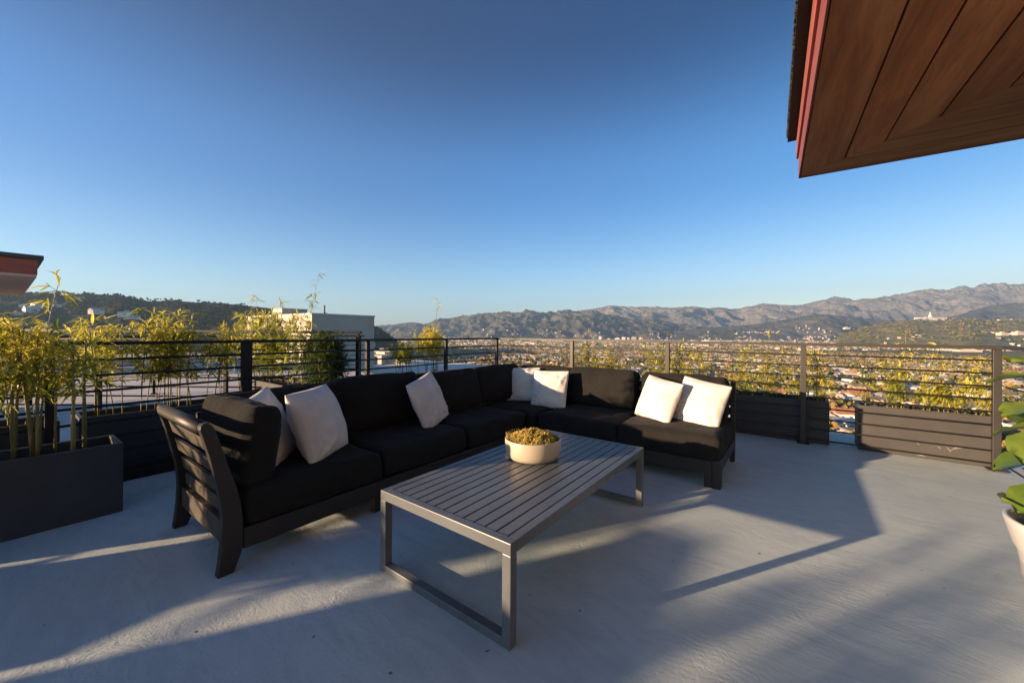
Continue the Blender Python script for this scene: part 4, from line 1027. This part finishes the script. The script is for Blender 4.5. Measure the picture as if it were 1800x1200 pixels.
# landmarks
def block(name, label, px, D, w_, d_, hh, wall, group=None, wins=True, rz=ang, zb=GZ, extra=None):
    dd = bearing(px); t = empty(name, (dd.x*D, dd.y*D, zb), rz); tag(t, label, 'building', group)
    m = MB(); m.box(-w_/2, -d_/2, -3, w_/2, d_/2, hh); m.build('wall', M[wall], t)
    if wins:
        m = MB(); fl = max(1, int(hh / 4)); 
        for f_ in range(fl):
            for s_ in (-1, 1):
                m.box(-w_*.46, s_*(d_/2 + .06) - .06, f_*hh/fl + 1.2, w_*.46, s_*(d_/2 + .06) + .06, f_*hh/fl + 2.6)
                m.box(s_*(w_/2 + .06) - .06, -d_*.45, f_*hh/fl + 1.2, s_*(w_/2 + .06) + .06, d_*.45, f_*hh/fl + 2.6)
        m.build('window_bands', M['wall_grey'], t)
    m = MB(); m.box(-w_/2 - .3, -d_/2 - .3, hh + .01, w_/2 + .3, d_/2 + .3, hh + .8); m.box(-w_*.2, -d_*.2, hh + .81, w_*.15, d_*.2, hh + 4); m.build('roof', M['roof_pale'], t)
    if extra: extra(t)
    return t
for i, (px, w_, hh, la) in enumerate([(1055, 24, 78, 'slim white office tower left of the downtown cluster'), (1070, 30, 40, 'low cream office block right of the slim tower'), (1085, 40, 52, 'broad white office block in the downtown cluster'),
        (1096, 34, 66, 'pale office tower in the middle of the downtown cluster'), (1104, 26, 58, 'narrow pale tower right of the downtown middle'), (1114, 44, 70, 'wide tan office tower in the downtown cluster'), (1126, 36, 62, 'last pale tower at the right of the downtown cluster')]):
    block('office_building', la, px, 3300, w_*.9, w_*.6, hh*.46, ['wall_white', 'wall_cream', 'wall_white', 'wall_white', 'wall_cream', 'wall_tan', 'wall_white'][i], 'downtown office towers')
for i, (px, D, w_, hh, la) in enumerate([(1200, 2700, 70, 9, 'long white warehouse right of the downtown towers'), (1219, 2500, 46, 17, 'white low building with two storeys right of the warehouse'), (1240, 2450, 40, 22, 'tall white block in the valley centre'), (1262, 2700, 60, 12, 'cream low building beside the tall white block'),
        (1290, 2300, 80, 8, 'long white warehouse in the centre of the valley'), (1335, 2200, 60, 8, 'white warehouse beyond the bamboo tip'), (1500, 1900, 64, 9, 'white warehouse below the green hill, left one'), (1535, 1800, 58, 8, 'white warehouse below the green hill, middle one'), (1556, 1750, 40, 8, 'white warehouse below the green hill, right one'),
        (1420, 1500, 60, 7, 'low white shed behind the railing post'), (930, 2100, 90, 9, 'long pale warehouse seen above the railing corner'), (980, 2600, 80, 9, 'long pale warehouse left of downtown'), (1700, 1500, 70, 7, 'long pale building below the hill at the right'), (1660, 1600, 60, 7, 'pale roofed building at the foot of the green hill')]):
    block('warehouse', la, px, D, w_, w_*.5, hh, 'wall_white' if i % 3 else 'wall_cream', 'large low buildings in the valley', False)
dd = bearing(1635, 561.5); zb = CAM_H + dd.z*2500
def tower(t):
    m = MB(); m.box(-6, -5, 8, 6, 5, 32); m.box(-2, -2, 32, 2, 2, 50); m.build('tower', M['wall_white'], t)
block('hilltop_building', 'long white building with a small tower on the green hill at the right', 1635, 2490, 170, 40, 13, 'wall_white', None, True, YAW, zb - 2, tower)
for px, py_, D, la in [(1488, 577, 2350, 'pale house group on the left shoulder of the green hill'), (1762, 587, 1500, 'white house on the lower slope at the right'), (1790, 586, 1450, 'cream building on the lower slope at the far right')]:
    d = bearing(px, py_); block('hill_house', la, px, D, 30, 18, 8, 'wall_cream', None, False, YAW, CAM_H + d.z*D - 3)

# ================================================================== HAZE
mb = MB(); mb.box(-10500, -4000, GZ - 8, 10500, 9800, 930)
hz = mb.build('haze', bpy.data.materials.new('haze')); tag(hz, kind='stuff')
hm = hz.data.materials[0]; hm.use_nodes = True; t_ = hm.node_tree; t_.nodes.clear()
pv = t_.nodes.new('ShaderNodeVolumePrincipled'); pv.inputs['Color'].default_value = (0.42, 0.68, 1.0, 1); pv.inputs['Density'].default_value = 8.8e-5; pv.inputs['Anisotropy'].default_value = 0.2
ou = t_.nodes.new('ShaderNodeOutputMaterial'); t_.links.new(pv.outputs[0], ou.inputs['Volume'])
